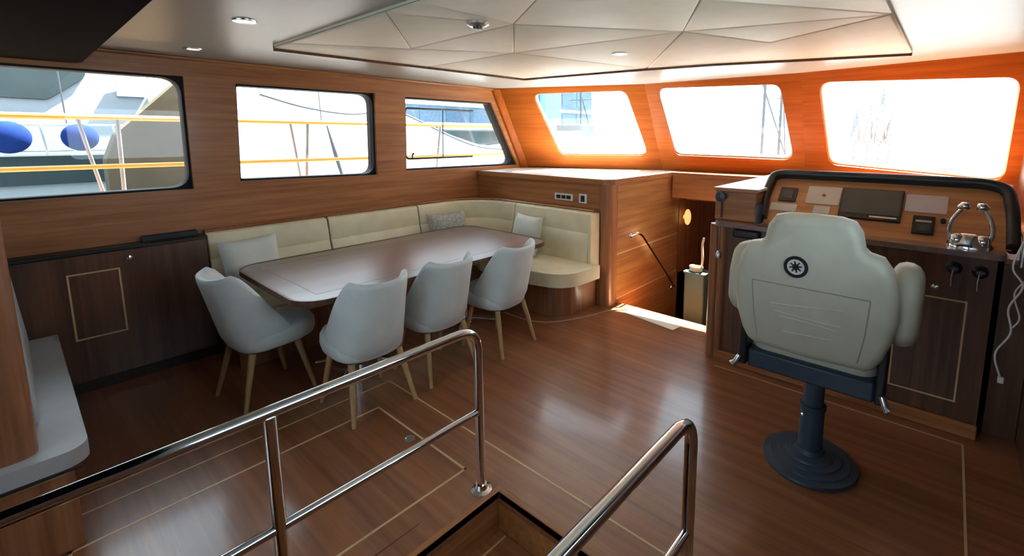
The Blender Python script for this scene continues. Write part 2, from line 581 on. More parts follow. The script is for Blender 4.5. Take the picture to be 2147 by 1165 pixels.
# --- windscreen: three raked facets
SILL = [Vector((-4.45, 4.45, 1.4)), Vector((-2.75, 5.2, 1.4)), Vector((-1.15, 5.3, 1.4)), Vector((0.55, 5.05, 1.4))]
UPV = Vector((0, -0.5, 1.0))
FW = [[(0.585, 0.05), (1.724, 0.055), (1.63, 0.814), (0.473, 0.804)],
      [(0.20, 0.065), (1.503, 0.045), (1.418, 0.792), (0.128, 0.825)],
      [(0.227, 0.013), (1.511, -0.071), (1.505, 0.715), (0.149, 0.787)]]
FN = ['port', 'centre', 'starboard']
FL = ['windscreen pane nearest the side windows, over the corner cabinet', 'middle windscreen pane above the companionway', 'large right windscreen pane above the helm dashboard']
for i in range(3):
    e1 = (SILL[i + 1] - SILL[i])
    L = e1.length
    e1.normalize()
    nrm = UPV.cross(e1).normalized()
    if nrm.y < 0: nrm = -nrm
    hole = round_poly(FW[i], 0.10, 7)
    wf = MB().slab([(0, -0.5), (L, -0.5), (L, 0.91), (0, 0.91)], [hole], SILL[i], e1, UPV, nrm, 0.07).build('wall_front_' + FN[i], wood_backlit[i])
    struct(wf, 'mahogany windscreen surround coloured with orange backlit glow, %s section' % FN[i])
    w = thing('window_%d' % (4 + i), FL[i], 'window', SILL[i] + e1 * FW[i][0][0] + UPV * FW[i][0][1])
    w['kind'] = 'structure'
    MB().slab(round_poly(inset(FW[i], -0.006), 0.10, 7), [round_poly(inset(FW[i], 0.012), 0.09, 7)], SILL[i] + nrm * 0.03, e1, UPV, nrm, 0.045).build('frame', white_m, w, smooth=30)
    MB().slab(round_poly(inset(FW[i], 0.008), 0.09, 7), [], SILL[i] + nrm * 0.055, e1, UPV, nrm, 0.006).build('pane', glass, w)
struct(MB().prism([(-4.5, 4.40), (-2.53, 5.22), (-2.53, 5.32), (-4.5, 4.52)], -0.1, 1.24).box(-1.27, 0.6, 5.1, 5.2, -0.1, 1.06).build('bulkhead_front', wood_door), 'wooden bulkhead below the windscreen')
# corner pillar cover between side wall and windscreen
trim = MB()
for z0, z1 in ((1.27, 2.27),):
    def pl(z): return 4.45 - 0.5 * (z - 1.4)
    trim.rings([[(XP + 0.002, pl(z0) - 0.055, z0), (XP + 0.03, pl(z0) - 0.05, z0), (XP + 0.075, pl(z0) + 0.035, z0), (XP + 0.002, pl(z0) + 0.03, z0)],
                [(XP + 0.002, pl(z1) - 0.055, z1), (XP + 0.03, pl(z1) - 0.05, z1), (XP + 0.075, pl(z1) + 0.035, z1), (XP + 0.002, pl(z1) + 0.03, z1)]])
struct(trim.build('trim_1', wood_backlit_z, bevel=0.008), 'slanting wood pillar cover coloured with orange backlit glow between side window and windscreen')

# --- starboard and aft walls (window openings light the cabin)
sw = [(0.6, 1.35), (2.1, 1.35), (2.1, 2.1), (0.6, 2.1)]
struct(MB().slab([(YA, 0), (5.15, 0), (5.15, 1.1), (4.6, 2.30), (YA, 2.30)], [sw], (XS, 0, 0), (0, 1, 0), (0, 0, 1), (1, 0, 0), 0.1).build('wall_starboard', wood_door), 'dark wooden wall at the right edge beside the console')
window_unit(7, sw, (XS, 0, 0), (0, 1, 0), (0, 0, 1), (1, 0, 0), black, 0.1, 0.012, 0.06, 'side window in the right-hand wall')
aw = [(-2.9, 1.0), (-0.1, 1.0), (-0.1, 2.1), (-2.9, 2.1)]
struct(MB().slab([(-4.55, 0), (0.6, 0), (0.6, 2.30), (-4.55, 2.30)], [aw], (0, YA, 0), (1, 0, 0), (0, 0, 1), (0, -1, 0), 0.1).build('wall_aft', wood_x), 'wooden rear wall of the cabin with a wide window')
window_unit(8, aw, (0, YA, 0), (1, 0, 0), (0, 0, 1), (0, -1, 0), black, 0.1, 0.012, 0.06, 'wide window in the rear wall')

# --- ceiling
cl = [(-4.56, 0.36), (0.62, 0.36), (0.62, 4.70), (-1.15, 4.93), (-2.75, 4.83), (-4.56, 4.06)]
struct(MB().prism(cl, ZC, ZC + 0.08).build('ceiling', ceil_m), 'off-white lacquered cabin ceiling')
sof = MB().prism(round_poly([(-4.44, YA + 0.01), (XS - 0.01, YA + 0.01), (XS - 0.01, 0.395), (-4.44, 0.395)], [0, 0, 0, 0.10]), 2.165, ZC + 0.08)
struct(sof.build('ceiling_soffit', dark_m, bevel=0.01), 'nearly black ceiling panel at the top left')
# small wooden cornice where side wall meets ceiling
struct(MB().box(XP, XP + 0.035, 0.40, 4.02, ZC - 0.025, ZC).build('trim_2', wood_y, bevel=0.008), 'thin wooden cornice along the side wall under the ceiling')

# --- headliner of padded panels
N = dict(a=(-3.2, 1.12), k=(-2.95, 1.12), s=(-2.58, 1.66), r=(-2.2, 2.16), t=(-3.15, 2.17), n=(-1.92, 1.12), u=(-1.67, 1.12), m=(-1.65, 1.62),
         v=(-0.85, 1.12), w=(-0.8, 1.8), q=(-1.1, 2.28), e=(-0.25, 1.12), E=(-0.25, 2.54), A=(-0.85, 2.86), d=(-0.25, 3.80), c=(-1.4, 3.42), x=(-1.9, 3.32), b=(-3.10, 3.17))
ZP = 2.256
N = {k_: (p_[0] * 1.068, p_[1] * 1.068) for k_, p_ in N.items()}
liner = thing('headliner', 'cream padded ceiling panel with stitched geometric seams and dark wooden edge', 'ceiling panel', (-1.8, 2.35, ZP))
back = [N[i] for i in ('a', 'e', 'd', 'c', 'x', 'b')]
MB().prism(inset(back, 0.004), 2.2635, 2.268).build('backing_board', seam_m, liner)
MB().prism(back, 2.268, ZC).build('core_board', liner_m, liner)
for poly in ('akst'.replace('t', 'rt'), 'kns', 'num', 'nms', 'smr', 'trxb', 'rmq', 'rqx', 'uvm', 'mvwq', 'veEw', 'wEq', 'qEA', 'qAEdcx'):
    P = [N[i] for i in poly]
    o0, o1, o2 = inset(P, 0.0015), inset(P, 0.005), inset(P, 0.016)
    z = [(o0, 2.264), (o1, 2.259), (o2, ZP)]
    mb = MB()
    vs_, fs = [], []
    kk = len(P)
    for ring_, zz in z:
        vs_ += [(p[0], p[1], zz) for p in ring_]
    for j in range(2):
        for i in range(kk):
            fs.append((j * kk + i, j * kk + (i + 1) % kk, (j + 1) * kk + (i + 1) % kk, (j + 1) * kk + i))
    for t in tessellate_polygon([[Vector((p[0], p[1], 0)) for p in o2]]):
        fs.append(tuple(2 * kk + i for i in t))
    mb.add(vs_, fs).build('padded_panel', liner_m, liner, smooth=60)
# dark wooden edging on the side and forward edges, proud of the padding
edge_pts = [N['a'], N['b'], N['x'], N['c'], N['d']]
for i in range(len(edge_pts) - 1):
    p, q = Vector(edge_pts[i]), Vector(edge_pts[i + 1])
    d = (q - p).normalized()
    nn = Vector((-d.y, d.x))
    MB().prism([tuple(p), tuple(q), tuple(q + nn * 0.018), tuple(p + nn * 0.018)], 2.240, ZC).build('edging', wood_door, liner)
# lights in the ceiling
for (x, y, z, lab, mm) in [(-2.823, 0.862, ZC, 'round recessed ceiling light nearest the top left', steel), (-3.99, 0.9, ZC, 'small recessed ceiling light close to the side wall', steel),
                           (-1.80, 2.775, ZP, 'round lit spotlight set in the padded ceiling panel', white_m)]:
    t = thing('ceiling_light', lab, 'ceiling light', (x, y, z), 'recessed ceiling lights')
    MB().lathe([(0.036, 0.004), (0.036, -0.006), (0.052, -0.008), (0.055, 0.0), (0.055, 0.004)], (x, y, z), 28).build('bezel', mm, t, smooth=40)
    MB().lathe([(0.001, 0.0), (0.037, 0.0), (0.037, -0.004), (0.001, -0.004)], (x, y, z), 24).build('lens', lamp_m, t, smooth=40)
t = thing('smoke_detector', 'small dark round fitting on the padded ceiling panel', 'smoke detector', (-1.862, 1.58, ZP))
MB().lathe([(0.001, 0), (0.055, 0), (0.055, -0.012), (0.04, -0.022), (0.001, -0.022)], (-1.862, 1.58, ZP), 24).build('body', steel, t, smooth=40)
MB().lathe([(0.001, -0.022), (0.025, -0.022), (0.022, -0.034), (0.001, -0.036)], (-1.862, 1.58, ZP), 20).build('sensor_cap', black, t, smooth=40)

# ================================================================== FIXED FURNITURE


def inlay_frame(parent, origin, e1, e2, nrm, x0, x1, z0, z1, w=0.010):
    """door panel: slightly proud board bordered by four maple strips"""
    o, e1, e2, nrm = Vector(origin), Vector(e1), Vector(e2), Vector(nrm)
    d = MB().slab([(x0, z0), (x1, z0), (x1, z1), (x0, z1)], [], o, e1, e2, nrm, 0.003).build('door_panel', wood_door, parent)
    for (a0, a1, b0, b1) in ((x0, x1, z0, z0 + w), (x0, x1, z1 - w, z1), (x0, x0 + w, z0 + w, z1 - w), (x1 - w, x1, z0 + w, z1 - w)):
        MB().slab([(a0, b0), (a1, b0), (a1, b1), (a0, b1)], [], o, e1, e2, nrm, 0.0045).build('inlay', inlay_m, d)
    return d


# low side cabinet left of settee
sc = thing('side_cabinet', 'dark mahogany low cabinet under the leftmost window with inlaid door', 'cabinet', (-4.37, -0.1, 0))
MB().box(XP + 0.002, -4.30, -1.0, 0.925, 0.0, 0.925).build('body', wood_zd, sc)
MB().box(XP + 0.002, -4.285, -1.0, 0.93, 0.925, 0.945).build('worktop', wood_dark, sc, bevel=0.004)
MB().box(-4.312, -4.275, -1.0, 0.60, 0.928, 0.955).build('fiddle_rail', black, sc, bevel=0.006)
MB().box(-4.305, -4.292, -1.0, 0.925, 0.0, 0.07).build('plinth', wood_dark, sc)
inlay_frame(sc, (-4.30, 0, 0), (0, 1, 0), (0, 0, 1), (1, 0, 0), 0.175, 0.43, 0.36, 0.808)
MB().lathe([(0.001, 0), (0.01, 0), (0.008, 0.012), (0.016, 0.02), (0.016, 0.03), (0.001, 0.034)], (0, 0, 0), 16).xf(Matrix.Translation((-4.30, 0.482, 0.87)) @ Matrix.Rotation(R(90), 4, 'Y')).build('door_knob', chrome, sc, smooth=40)

tray = thing('ledge_tray', 'low dark tray on the side cabinet ledge next to the settee', 'tray', (-4.395, 0.73, 0.945))
MB().box(-4.43, -4.36, 0.57, 0.89, 0.9455, 0.955).build('base', black, tray, bevel=0.003)
for bx_ in ((-4.43, -4.424, 0.57, 0.89), (-4.366, -4.36, 0.57, 0.89), (-4.424, -4.366, 0.57, 0.576), (-4.424, -4.366, 0.884, 0.89)):
    MB().box(*bx_, 0.955, 0.985).build('rim', black, tray)

# corner cabinet behind the settee
cc = thing('corner_cabinet', 'mahogany corner cabinet with pale top under the windscreen', 'cabinet', (-3.4, 4.0, 0))
MB().prism([(-4.44, 3.725), (-2.62, 3.725), (-2.50, 3.80), (-2.50, 5.22), (-2.75, 5.18), (-4.44, 4.42)], 0.0, 1.243).build('body', wood_x, cc)
MB().prism([(-4.44, 3.705), (-2.57, 3.705), (-2.485, 3.79), (-2.485, 5.255), (-2.75, 5.24), (-4.44, 4.49)], 1.243, 1.275).build('worktop', top_m, cc, bevel=0.006)
MB().prism([(-4.44, 3.70), (-2.565, 3.70), (-2.48, 3.788), (-2.48, 5.25), (-2.49, 5.25), (-2.49, 3.795), (-2.575, 3.708), (-4.44, 3.708)], 1.225, 1.277).build('edge_moulding', wood_x, cc)
MB().prism(rrect(-2.63, -2.485, 3.70, 3.85, 0.05), 0.0, 1.225).build('corner_post', wood_z, cc, smooth=40)
MB().box(-2.503, -2.4985, 3.86, 5.22, 0.0, 1.225).build('side_panel', wood_side_lit, cc)
for z in (0.515, 0.05):
    MB().box(-2.502, -2.4965, 3.86, 5.22, z - 0.006, z + 0.006).build('inlay', inlay_m, cc)
MB().box(-2.502, -2.497, 3.86, 5.22, -0.4, 0.0).build('lower_panel', wood_side_lit, cc)
# sockets
for (x0, x1, z0, z1, lab, nn) in [(-3.20, -2.955, 1.03, 1.10, 'wide switch plate on the corner cabinet front', 3), (-2.875, -2.775, 1.02, 1.115, 'square socket plate right of the wide switch plate', 1)]:
    s_ = thing('switch_plate', lab, 'socket', ((x0 + x1) / 2, 3.725, z0))
    MB().box(x0, x1, 3.715, 3.7245, z0, z1).build('plate', sock_m, s_, bevel=0.003)
    for k in range(nn):
        w_ = (x1 - x0 - 0.04) / nn
        MB().box(x0 + 0.02 + k * w_ + 0.006, x0 + 0.02 + (k + 1) * w_ - 0.006, 3.711, 3.716, z0 + 0.016, z1 - 0.016).build('rocker', black, s_, bevel=0.002)

# ------------------------------------------------------------------ settee
settee = thing('settee', 'L-shaped cream upholstered settee around the dining table', 'sofa', (-4.0, 2.4, 0))
path = [(-4.435, 0.94)] + [(-4.435, 0.94 + (3.15 - 0.94) * i / 10) for i in range(1, 11)]
arc = [(-3.885 - 0.55 * cos(R(a)), 3.15 + 0.555 * sin(R(a))) for a in range(10, 91, 10)]
path2 = path + arc + [(-3.885 + (3.885 - 2.64) * i / 6, 3.705) for i in range(1, 7)]


def sweep(path, prof):
    rings = []
    for i, p in enumerate(path):
        p = Vector(p)
        t = (Vector(path[min(i + 1, len(path) - 1)]) - Vector(path[max(i - 1, 0)])).normalized()
        nn = Vector((t.y, -t.x))
        rings.append([(p.x + nn.x * d, p.y + nn.y * d, z) for d, z in prof])
    return MB().rings(rings)


def sub(path, s0, s1):
    """piece of a polyline between arc lengths"""
    acc = [0]
    for i in range(len(path) - 1):
        acc.append(acc[-1] + (Vector(path[i + 1]) - Vector(path[i])).length)
    def at(s):
        for i in range(len(path) - 1):
            if s <= acc[i + 1] + 1e-9:
                t = (s - acc[i]) / (acc[i + 1] - acc[i])
                return tuple(Vector(path[i]).lerp(Vector(path[i + 1]), t))
        return path[-1]
    return [at(s0)] + [path[i] for i in range(len(path)) if s0 + 0.01 < acc[i] < s1 - 0.01] + [at(s1)], acc[-1]


TOT = sub(path2, 0, 1)[1]
bprof = [(0.004, 0.42), (0.004, 0.93), (0.02, 0.952), (0.055, 0.955), (0.085, 0.94), (0.118, 0.765), (0.112, 0.752), (0.122, 0.738), (0.165, 0.52), (0.16, 0.42)]
for s0, s1 in ((0.0, 0.905), (0.92, 1.85), (1.865, 3.25), (3.265, TOT)):
    pp, _ = sub(path2, s0, s1)
    sweep(pp, bprof).build('back_cushion', cream, settee, bevel=0.008, seg=2)
sweep(path2, [(0.004, 0.957), (0.004, 0.972), (0.05, 0.974), (0.06, 0.966), (0.05, 0.957)]).build('cap_rail', wood_y, settee, smooth=40)
sprof = [(0.13, 0.335), (0.13, 0.435), (0.3, 0.462), (0.62, 0.462), (0.672, 0.44), (0.682, 0.40), (0.672, 0.35), (0.64, 0.335)]
for s0, s1 in ((0.0, 1.07), (1.08, 2.14)):
    pp, _ = sub(path2, s0, s1)
    sweep(pp, sprof).build('seat_cushion', cream, settee, bevel=0.012, seg=3)
cx0 = round_poly([(-4.30, 3.09), (-3.76, 3.09), (-3.6, 3.0), (-2.98, 2.98), (-2.52, 3.08), (-2.50, 3.58), (-4.0, 3.58), (-4.30, 3.35)], [0, 0.1, 0.1, 0.25, 0.35, 0.02, 0.1, 0.1], 8)
MB().prism(cx0, 0.335, 0.462).build('seat_cushion', cream, settee, bevel=0.03, seg=4)
bs = round_poly([(-4.43, 0.95), (-3.85, 0.95), (-3.85, 3.10), (-3.1, 3.16), (-2.80, 3.16), (-2.64, 3.34), (-2.64, 3.70), (-4.43, 3.70)], [0, 0, 0.1, 0, 0.2, 0.2, 0, 0], 8)
MB().prism(bs, 0.0, 0.335).build('base', wood_z, settee, smooth=30)
# cream end board of the back at the right
MB().box(-2.636, -2.60, 3.55, 3.70, 0.40, 0.95).build('end_board', cream, settee, bevel=0.008)


def pillow(name, label, mat, c, size, yaw, tilt, th=0.07):
    w, h = size
    n = 12
    mb = MB()
    top, bot = [], []
    for j in range(n + 1):
        for i in range(n + 1):
            u, v = 2 * i / n - 1, 2 * j / n - 1
            pinch = 1 - 0.06 * (1 - u * u) * 0 - 0.05 * (u * u + v * v - u * u * v * v) * 0
            bx = u * (1 - 0.07 * (1 - v * v) * abs(u)) * w / 2
            bz = v * (1 - 0.07 * (1 - u * u) * abs(v)) * h / 2
            d = th * ((1 - u ** 4) * (1 - v ** 4)) ** 0.55 + 0.003
            top.append((bx, -d, bz))
            bot.append((bx, d, bz))
    k = n + 1
    fs = []
    for j in range(n):
        for i in range(n):
            a = j * k + i
            fs.append((a, a + 1, a + k + 1, a + k))
            fs.append((a + k * k, a + k + k * k, a + k + 1 + k * k, a + 1 + k * k))
    for i in range(n):
        fs.append((i, i + k * k, i + 1 + k * k, i + 1))
        a = n * k + i
        fs.append((a, a + 1, a + 1 + k * k, a + k * k))
        a = i * k
        fs.append((a, a + k, a + k + k * k, a + k * k))
        a = i * k + n
        fs.append((a, a + k * k, a + k + k * k, a + k))
    mb.add(top + bot, fs)
    M = Matrix.Translation(c) @ Matrix.Rotation(yaw, 4, 'Z') @ Matrix.Rotation(tilt, 4, 'X')
    o = mb.xf(M).build(name, mat, smooth=80)
    return tag(o, label, 'cushion', 'loose cushions on the settee')


pillow('throw_pillow', 'large pale throw pillow at the left end of the settee', pillow_m, (-4.13, 1.17, 0.69), (0.44, 0.45), R(-90 + 180 + 12), R(-14))
pillow('throw_pillow', 'grey patterned pillow in the settee corner, mostly behind the table', pillow_p, (-4.13, 3.02, 0.68), (0.45, 0.40), R(78), R(-15))
pillow('throw_pillow', 'pale square pillow on the right-hand part of the settee', pillow_m, (-3.36, 3.44, 0.675), (0.43, 0.41), R(-6), R(-16))

# ------------------------------------------------------------------ dining table
tb = thing('dining_table', 'long dark mahogany dining table with rounded corners', 'table', (-3.33, 2.05, 0))
TX0, TX1, TY0, TY1 = -3.93, -2.735, 0.99, 3.12
MB().prism(rrect(TX0, TX1, TY0, TY1, 0.17, 8), 0.728, 0.75).build('tabletop', wood_table, tb, bevel=0.006)
MB().slab(rrect(TX0 - 0.012, TX1 + 0.012, TY0 - 0.012, TY1 + 0.012, 0.182, 8), [rrect(TX0 + 0.002, TX1 - 0.002, TY0 + 0.002, TY1 - 0.002, 0.168, 8)], (0, 0, 0.718), (1, 0, 0), (0, 1, 0), (0, 0, 1), 0.0345).build('edge_moulding', wood_door, tb, bevel=0.006)
MB().slab(rrect(TX0 + 0.13, TX1 - 0.13, TY0 + 0.13, TY1 - 0.13, 0.02, 3), [rrect(TX0 + 0.136, TX1 - 0.136, TY0 + 0.136, TY1 - 0.136, 0.018, 3)], (0, 0, 0.748), (1, 0, 0), (0, 1, 0), (0, 0, 1), 0.0026).build('inlay_line', plain('dull_inlay', (0.36, 0.2, 0.12), 0.3), tb)
for y in (1.55, 2.55):
    p_ = MB().lathe([(0.001, 0), (0.085, 0), (0.085, 0.02), (0.045, 0.06), (0.045, 0.64), (0.06, 0.66), (0.13, 0.70), (0.13, 0.71), (0.001, 0.71)], (-3.30, y, 0.0), 24).build('pedestal', chrome, tb, smooth=40)
    for a in range(4):
        d = Vector((cos(R(45 + 90 * a)), sin(R(45 + 90 * a)), 0))
        c = Vector((-3.30, y, 0))
        MB().tube([c + d * 0.06 + Vector((0, 0, 0.05)), c + d * 0.2 + Vector((0, 0, 0.035)), c + d * 0.30 + Vector((0, 0, 0.016))], [0.024, 0.02, 0.015], 10).build('foot', chrome, p_, smooth=50)

# ------------------------------------------------------------------ dining chairs


def make_chair(name, label, group):
    t = thing(name, label, 'chair', (0, 0, 0), group)
    rings = []
    nth = 36
    for i in range(nth + 1):
        th = R(-120 + 240 * i / nth)
        sx_, sy_ = sin(th), -cos(th)
        A_ = abs(math.degrees(th))
        def pt(tt, off, z):
            a_ = 0.212 + 0.014 * tt - off
            b_ = 0.190 + 0.120 * tt - off
            nn_ = 2.7
            r_ = (abs(sx_ / a_) ** nn_ + abs(sy_ / b_) ** nn_) ** (-1 / nn_)
            return Vector((sx_ * r_, sy_ * r_, z))
        ym = pt(0.5, 0, 0).y
        ztop = 0.856 + 0.024 * (A_ / 40) ** 2.2 if A_ < 40 else max(0.47, 0.88 - 0.37 * max(0, (ym + 0.19)) / 0.27)
        z0 = 0.345
        H = ztop - z0
        ring = []
        for q in (0.0, 0.06, 0.2, 0.4, 0.6, 0.8, 0.93):
            z = z0 + H * q
            tt = (z - z0) / 0.5
            ring.append(pt(tt, 0.045 if q == 0 else (0.016 if q == 0.06 else 0), z))
        tt = H / 0.5
        ring.append(pt(tt, 0.006, z0 + H * 0.985))
        ring.append(pt(tt, 0.02, z0 + H))
        ring.append(pt(tt, 0.036, z0 + H * 0.985))
        for q in (0.9, 0.6, 0.3):
            z = z0 + H * q
            ring.append(pt((z - z0) / 0.5, 0.044, z))
        ring.append(pt(0.05, 0.05, z0 + 0.02))
        rings.append(ring)
    MB().rings(rings).build('shell', grey_leather, t, smooth=70)
    def se(a_, yb, yf, z, n=36, e=3.0):
        out = []
        for q in range(n):
            an = 2 * pi * q / n
            c, s = cos(an), sin(an)
            x = math.copysign(abs(c) ** (2 / e), c) * a_
            y = math.copysign(abs(s) ** (2 / e), s) * (yf if s > 0 else yb)
            out.append((x, y, z))
        return out
    MB().rings([se(0.185, 0.16, 0.26, 0.35), se(0.212, 0.17, 0.295, 0.37), se(0.22, 0.175, 0.31, 0.41), se(0.216, 0.175, 0.308, 0.455), se(0.203, 0.165, 0.29, 0.485), se(0.15, 0.12, 0.22, 0.50), se(0.05, 0.04, 0.06, 0.503)]).build('seat', grey_leather, t, smooth=60)
    MB().rings([se(0.16, 0.14, 0.18, 0.335), se(0.185, 0.155, 0.21, 0.357)]).build('underframe', black, t, smooth=40)
    for sx in (-1, 1):
        for sy in (-1, 1):
            MB().tube([(sx * 0.155, sy * 0.135 + 0.01, 0.35), (sx * 0.205, sy * 0.215, 0.0)], [0.021, 0.0125], 12).build('leg', wood_leg, t, smooth=50)
    return t


g = 'pale grey tub dining chairs round the table'
ch = make_chair('dining_chair', 'pale tub chair with oak legs nearest the camera on the open side of the table', g)
ch.location = (-2.755, 1.35, 0)
ch.rotation_euler = (0, 0, R(90))
for (x, y, a, lab) in [(-2.79, 1.89, 92, 'middle tub chair of the three along the open side of the table'),
                       (-2.735, 2.47, 96, 'tub chair farthest along the table, beside the settee end'),
                       (-3.40, 0.972, 6, 'tub chair at the near head of the table, seen from its right side')]:
    c = copy_tree(ch)
    c.location = (x, y, 0)
    c.rotation_euler = (0, 0, R(a))
    c['label'] = lab

# ------------------------------------------------------------------ aft bench at the left edge
bn = thing('bench', 'pale upholstered bench with wooden end panel at the lower left edge', 'bench', (-3.4, -0.3, 0))
MB().box(-4.26, -2.63, -0.62, 0.05, 0.0, 0.36).build('base', wood_z, bn, bevel=0.02, seg=3)
MB().box(-4.26, -2.605, -0.62, 0.075, 0.36, 0.38).build('seat_rim', wood_dark, bn, bevel=0.006)
MB().prism(rrect(-4.26, -2.60, -0.60, 0.10, (0, 0.02, 0.08, 0.01)), 0.38, 0.45).build('seat_cushion', bench_m, bn, bevel=0.022, seg=4)
bk = MB()
bk.rings([[(x, -0.20, 0.45), (x, -0.02, 0.45), (x, -0.06, 1.0), (x, -0.09, 1.04), (x, -0.20, 1.04)] for x in (-4.26, -2.95)])
bk.build('backrest', bench_m, bn, bevel=0.02, seg=3)
MB().prism(rrect(-2.95, -2.66, -0.40, -0.035, (0.02, 0.02, 0.06, 0.02)), 0.45, 1.40).build('end_panel', wood_z, bn, smooth=40)

# ------------------------------------------------------------------ helm console
hc = thing('helm_console', 'mahogany helm console with black hooded dashboard and inlaid doors', 'helm console', (-0.5, 3.6, 0))
CX0, CX1 = -1.30, 0.245
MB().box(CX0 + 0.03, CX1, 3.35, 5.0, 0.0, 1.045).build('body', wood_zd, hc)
MB().box(CX0 + 0.04, CX1 + 0.005, 3.325, 3.35, 0.0, 0.085).build('plinth', wood_x, hc, bevel=0.006)
MB().prism(round_poly([(CX0 - 0.0, 3.30), (CX1 + 0.03, 3.30), (CX1 + 0.03, 5.0), (CX0 - 0.0, 5.0)], [0.06, 0.04, 0, 0]), 1.045, 1.078).build('worktop', wood_table, hc, bevel=0.012, seg=3)
for (x, y, r_) in ((-1.315, 3.40, 0.04), (-1.245, 3.355, 0.03)):
    MB().lathe([(r_, 0.0), (r_, 1.045)], (x, y, 0), 20).build('pilaster', wood_z, hc, smooth=50)
MB().box(-1.33, -1.265, 3.42, 5.0, 0.0, 1.31).build('side_panel', wood_z, hc)
rb = MB().box(-1.33, -1.03, 3.39, 5.0, 1.078, 1.30).build('raised_locker', wood_x, hc, bevel=0.01)
MB().box(-1.34, -1.015, 3.375, 5.05, 1.30, 1.322).build('locker_top', top_m, rb, bevel=0.006)
MB().box(-1.341, -1.014, 3.366, 3.376, 1.297, 1.32).build('locker_edge', wood_x, rb)
# dashboard wedge
dp = MB().rings([[(x, 3.45, 1.078), (x, 3.75, 1.405), (x, 3.90, 1.405), (x, 4.30, 1.30), (x, 5.0, 1.30), (x, 5.0, 1.078)] for x in (-1.0, 0.30)]).build('dash_panel', wood_dash, hc)
DO, DE2 = Vector((0, 3.45, 1.078)), Vector((0, 0.30, 0.327)).normalized()
DN = Vector((0, -0.327, 0.30)).normalized()


def dash(x0, x1, v0, v1, name, mat, th=0.012, bev=0.003, parent=None, off=0.0, r=0.006):
    return MB().slab(rrect(x0, x1, v0, v1, r, 3), [], DO + DN * off, (1, 0, 0), DE2, DN, th).build(name, mat, parent or dp, bevel=bev)


# v = distance up the slope (0..0.444)
bz = dash(-0.94, -0.825, 0.205, 0.325, 'instrument', black)
dash(-0.915, -0.85, 0.225, 0.30, 'instrument_face', screen_m, 0.003, 0, bz, 0.012)
dash(-0.76, -0.553, 0.205, 0.355, 'pale_plate', plate_m, 0.006)
MB().slab([(0.012 * cos(2 * pi * i / 20), 0.012 * sin(2 * pi * i / 20)) for i in range(20)], [], DO + Vector((-0.655, 0, 0)) + DE2 * 0.28 + DN * 0.006, (1, 0, 0), DE2, DN, 0.002).build('red_mark', plain('red_mark', (0.5, 0.12, 0.08), 0.5), dp)
sc_ = dash(-0.545, -0.205, 0.11, 0.35, 'chart_display', black, 0.02, 0.004)
dash(-0.535, -0.215, 0.145, 0.342, 'screen', screen_m, 0.002, 0, sc_, 0.02)
dash(-0.37, -0.225, 0.124, 0.134, 'display_strip', white_m, 0.002, 0, sc_, 0.02, 0.002)
dash(-0.194, 0.012, 0.205, 0.338, 'pale_plate', plate_r, 0.006)
bz = dash(-0.145, -0.038, 0.045, 0.172, 'autopilot_control', black, 0.018)
dash(-0.13, -0.052, 0.125, 0.138, 'control_strip', steel, 0.002, 0, bz, 0.018, 0.002)
dash(-0.12, -0.062, 0.06, 0.11, 'control_face', screen_m, 0.002, 0, bz, 0.018)
dash(-0.98, -0.805, 0.12, 0.185, 'switch_panel', plate_m, 0.006)
dash(-0.70, -0.60, 0.125, 0.19, 'small_plate', plate_m, 0.005)
MB().slab([(0.014 * cos(2 * pi * i / 16), 0.014 * sin(2 * pi * i / 16)) for i in range(16)], [], DO + Vector((0.0, 0, 0)) + DE2 * 0.15, (1, 0, 0), DE2, DN, 0.02).build('toggle_switch', black, dp)
# black padded hood round the top and both sides
hp = [(-1.005, 3.475, 1.10), (-1.03, 3.60, 1.24), (-1.015, 3.735, 1.385), (-0.95, 3.755, 1.40), (-0.35, 3.755, 1.402), (0.17, 3.755, 1.40), (0.275, 3.735, 1.375), (0.30, 3.60, 1.24), (0.305, 3.455, 1.085)]
rings = []
hpf = fillet(hp, 0.07, 5)
hcen = Vector((-0.35, 3.6, 1.2))
for i, p in enumerate(hpf):
    p = Vector(p)
    t_ = (hpf[min(i + 1, len(hpf) - 1)] - hpf[max(i - 1, 0)]).normalized()
    u_ = (DN - t_ * DN.dot(t_)).normalized()
    w_ = t_.cross(u_).normalized()
    if w_.dot(p - hcen) < 0: w_ = -w_
    prof = [(-0.012, -0.03), (0.045, -0.03), (0.062, -0.015), (0.062, 0.008), (0.045, 0.026), (-0.02, 0.03), (-0.04, 0.01), (-0.04, -0.01)]
    rings.append([p + u_ * a + w_ * c_ for a, c_ in prof])
MB().rings(rings).build('dash_hood', blackpad, hc, smooth=50)
MB().lathe([(0.001, 0), (0.036, 0), (0.036, 0.12), (0.028, 0.14), (0.001, 0.14)], (-1.035, 3.43, 1.079), 20).build('dark_post', navy, hc, smooth=40)
# knob and cord on raised locker, black handset on front
kb = MB().lathe([(0.001, 0), (0.02, 0), (0.022, 0.02), (0.036, 0.03), (0.036, 0.05), (0.001, 0.056)], (0, 0, 0), 18).xf(Matrix.Translation((-1.275, 3.39, 1.255)) @ Matrix.Rotation(R(90), 4, 'X')).build('round_knob', navy, hc, smooth=40)
MB().tube(spline([(-1.275, 3.375, 1.22), (-1.27, 3.37, 1.17), (-1.272, 3.37, 1.10)]), 0.006, 6).build('knob_stem', navy, hc, smooth=50)
kc = MB().tube(spline([(-1.255, 3.30, 1.05), (-1.252, 3.305, 0.95), (-1.256, 3.315, 0.86)]), 0.004, 6).build('hanging_chain', steel, hc, smooth=50)
MB().lathe([(0.001, 0), (0.02, 0.005), (0.022, 0.03), (0.012, 0.055), (0.001, 0.06)], (-1.256, 3.315, 0.80), 14).build('chain_weight', steel, kc, smooth=50)
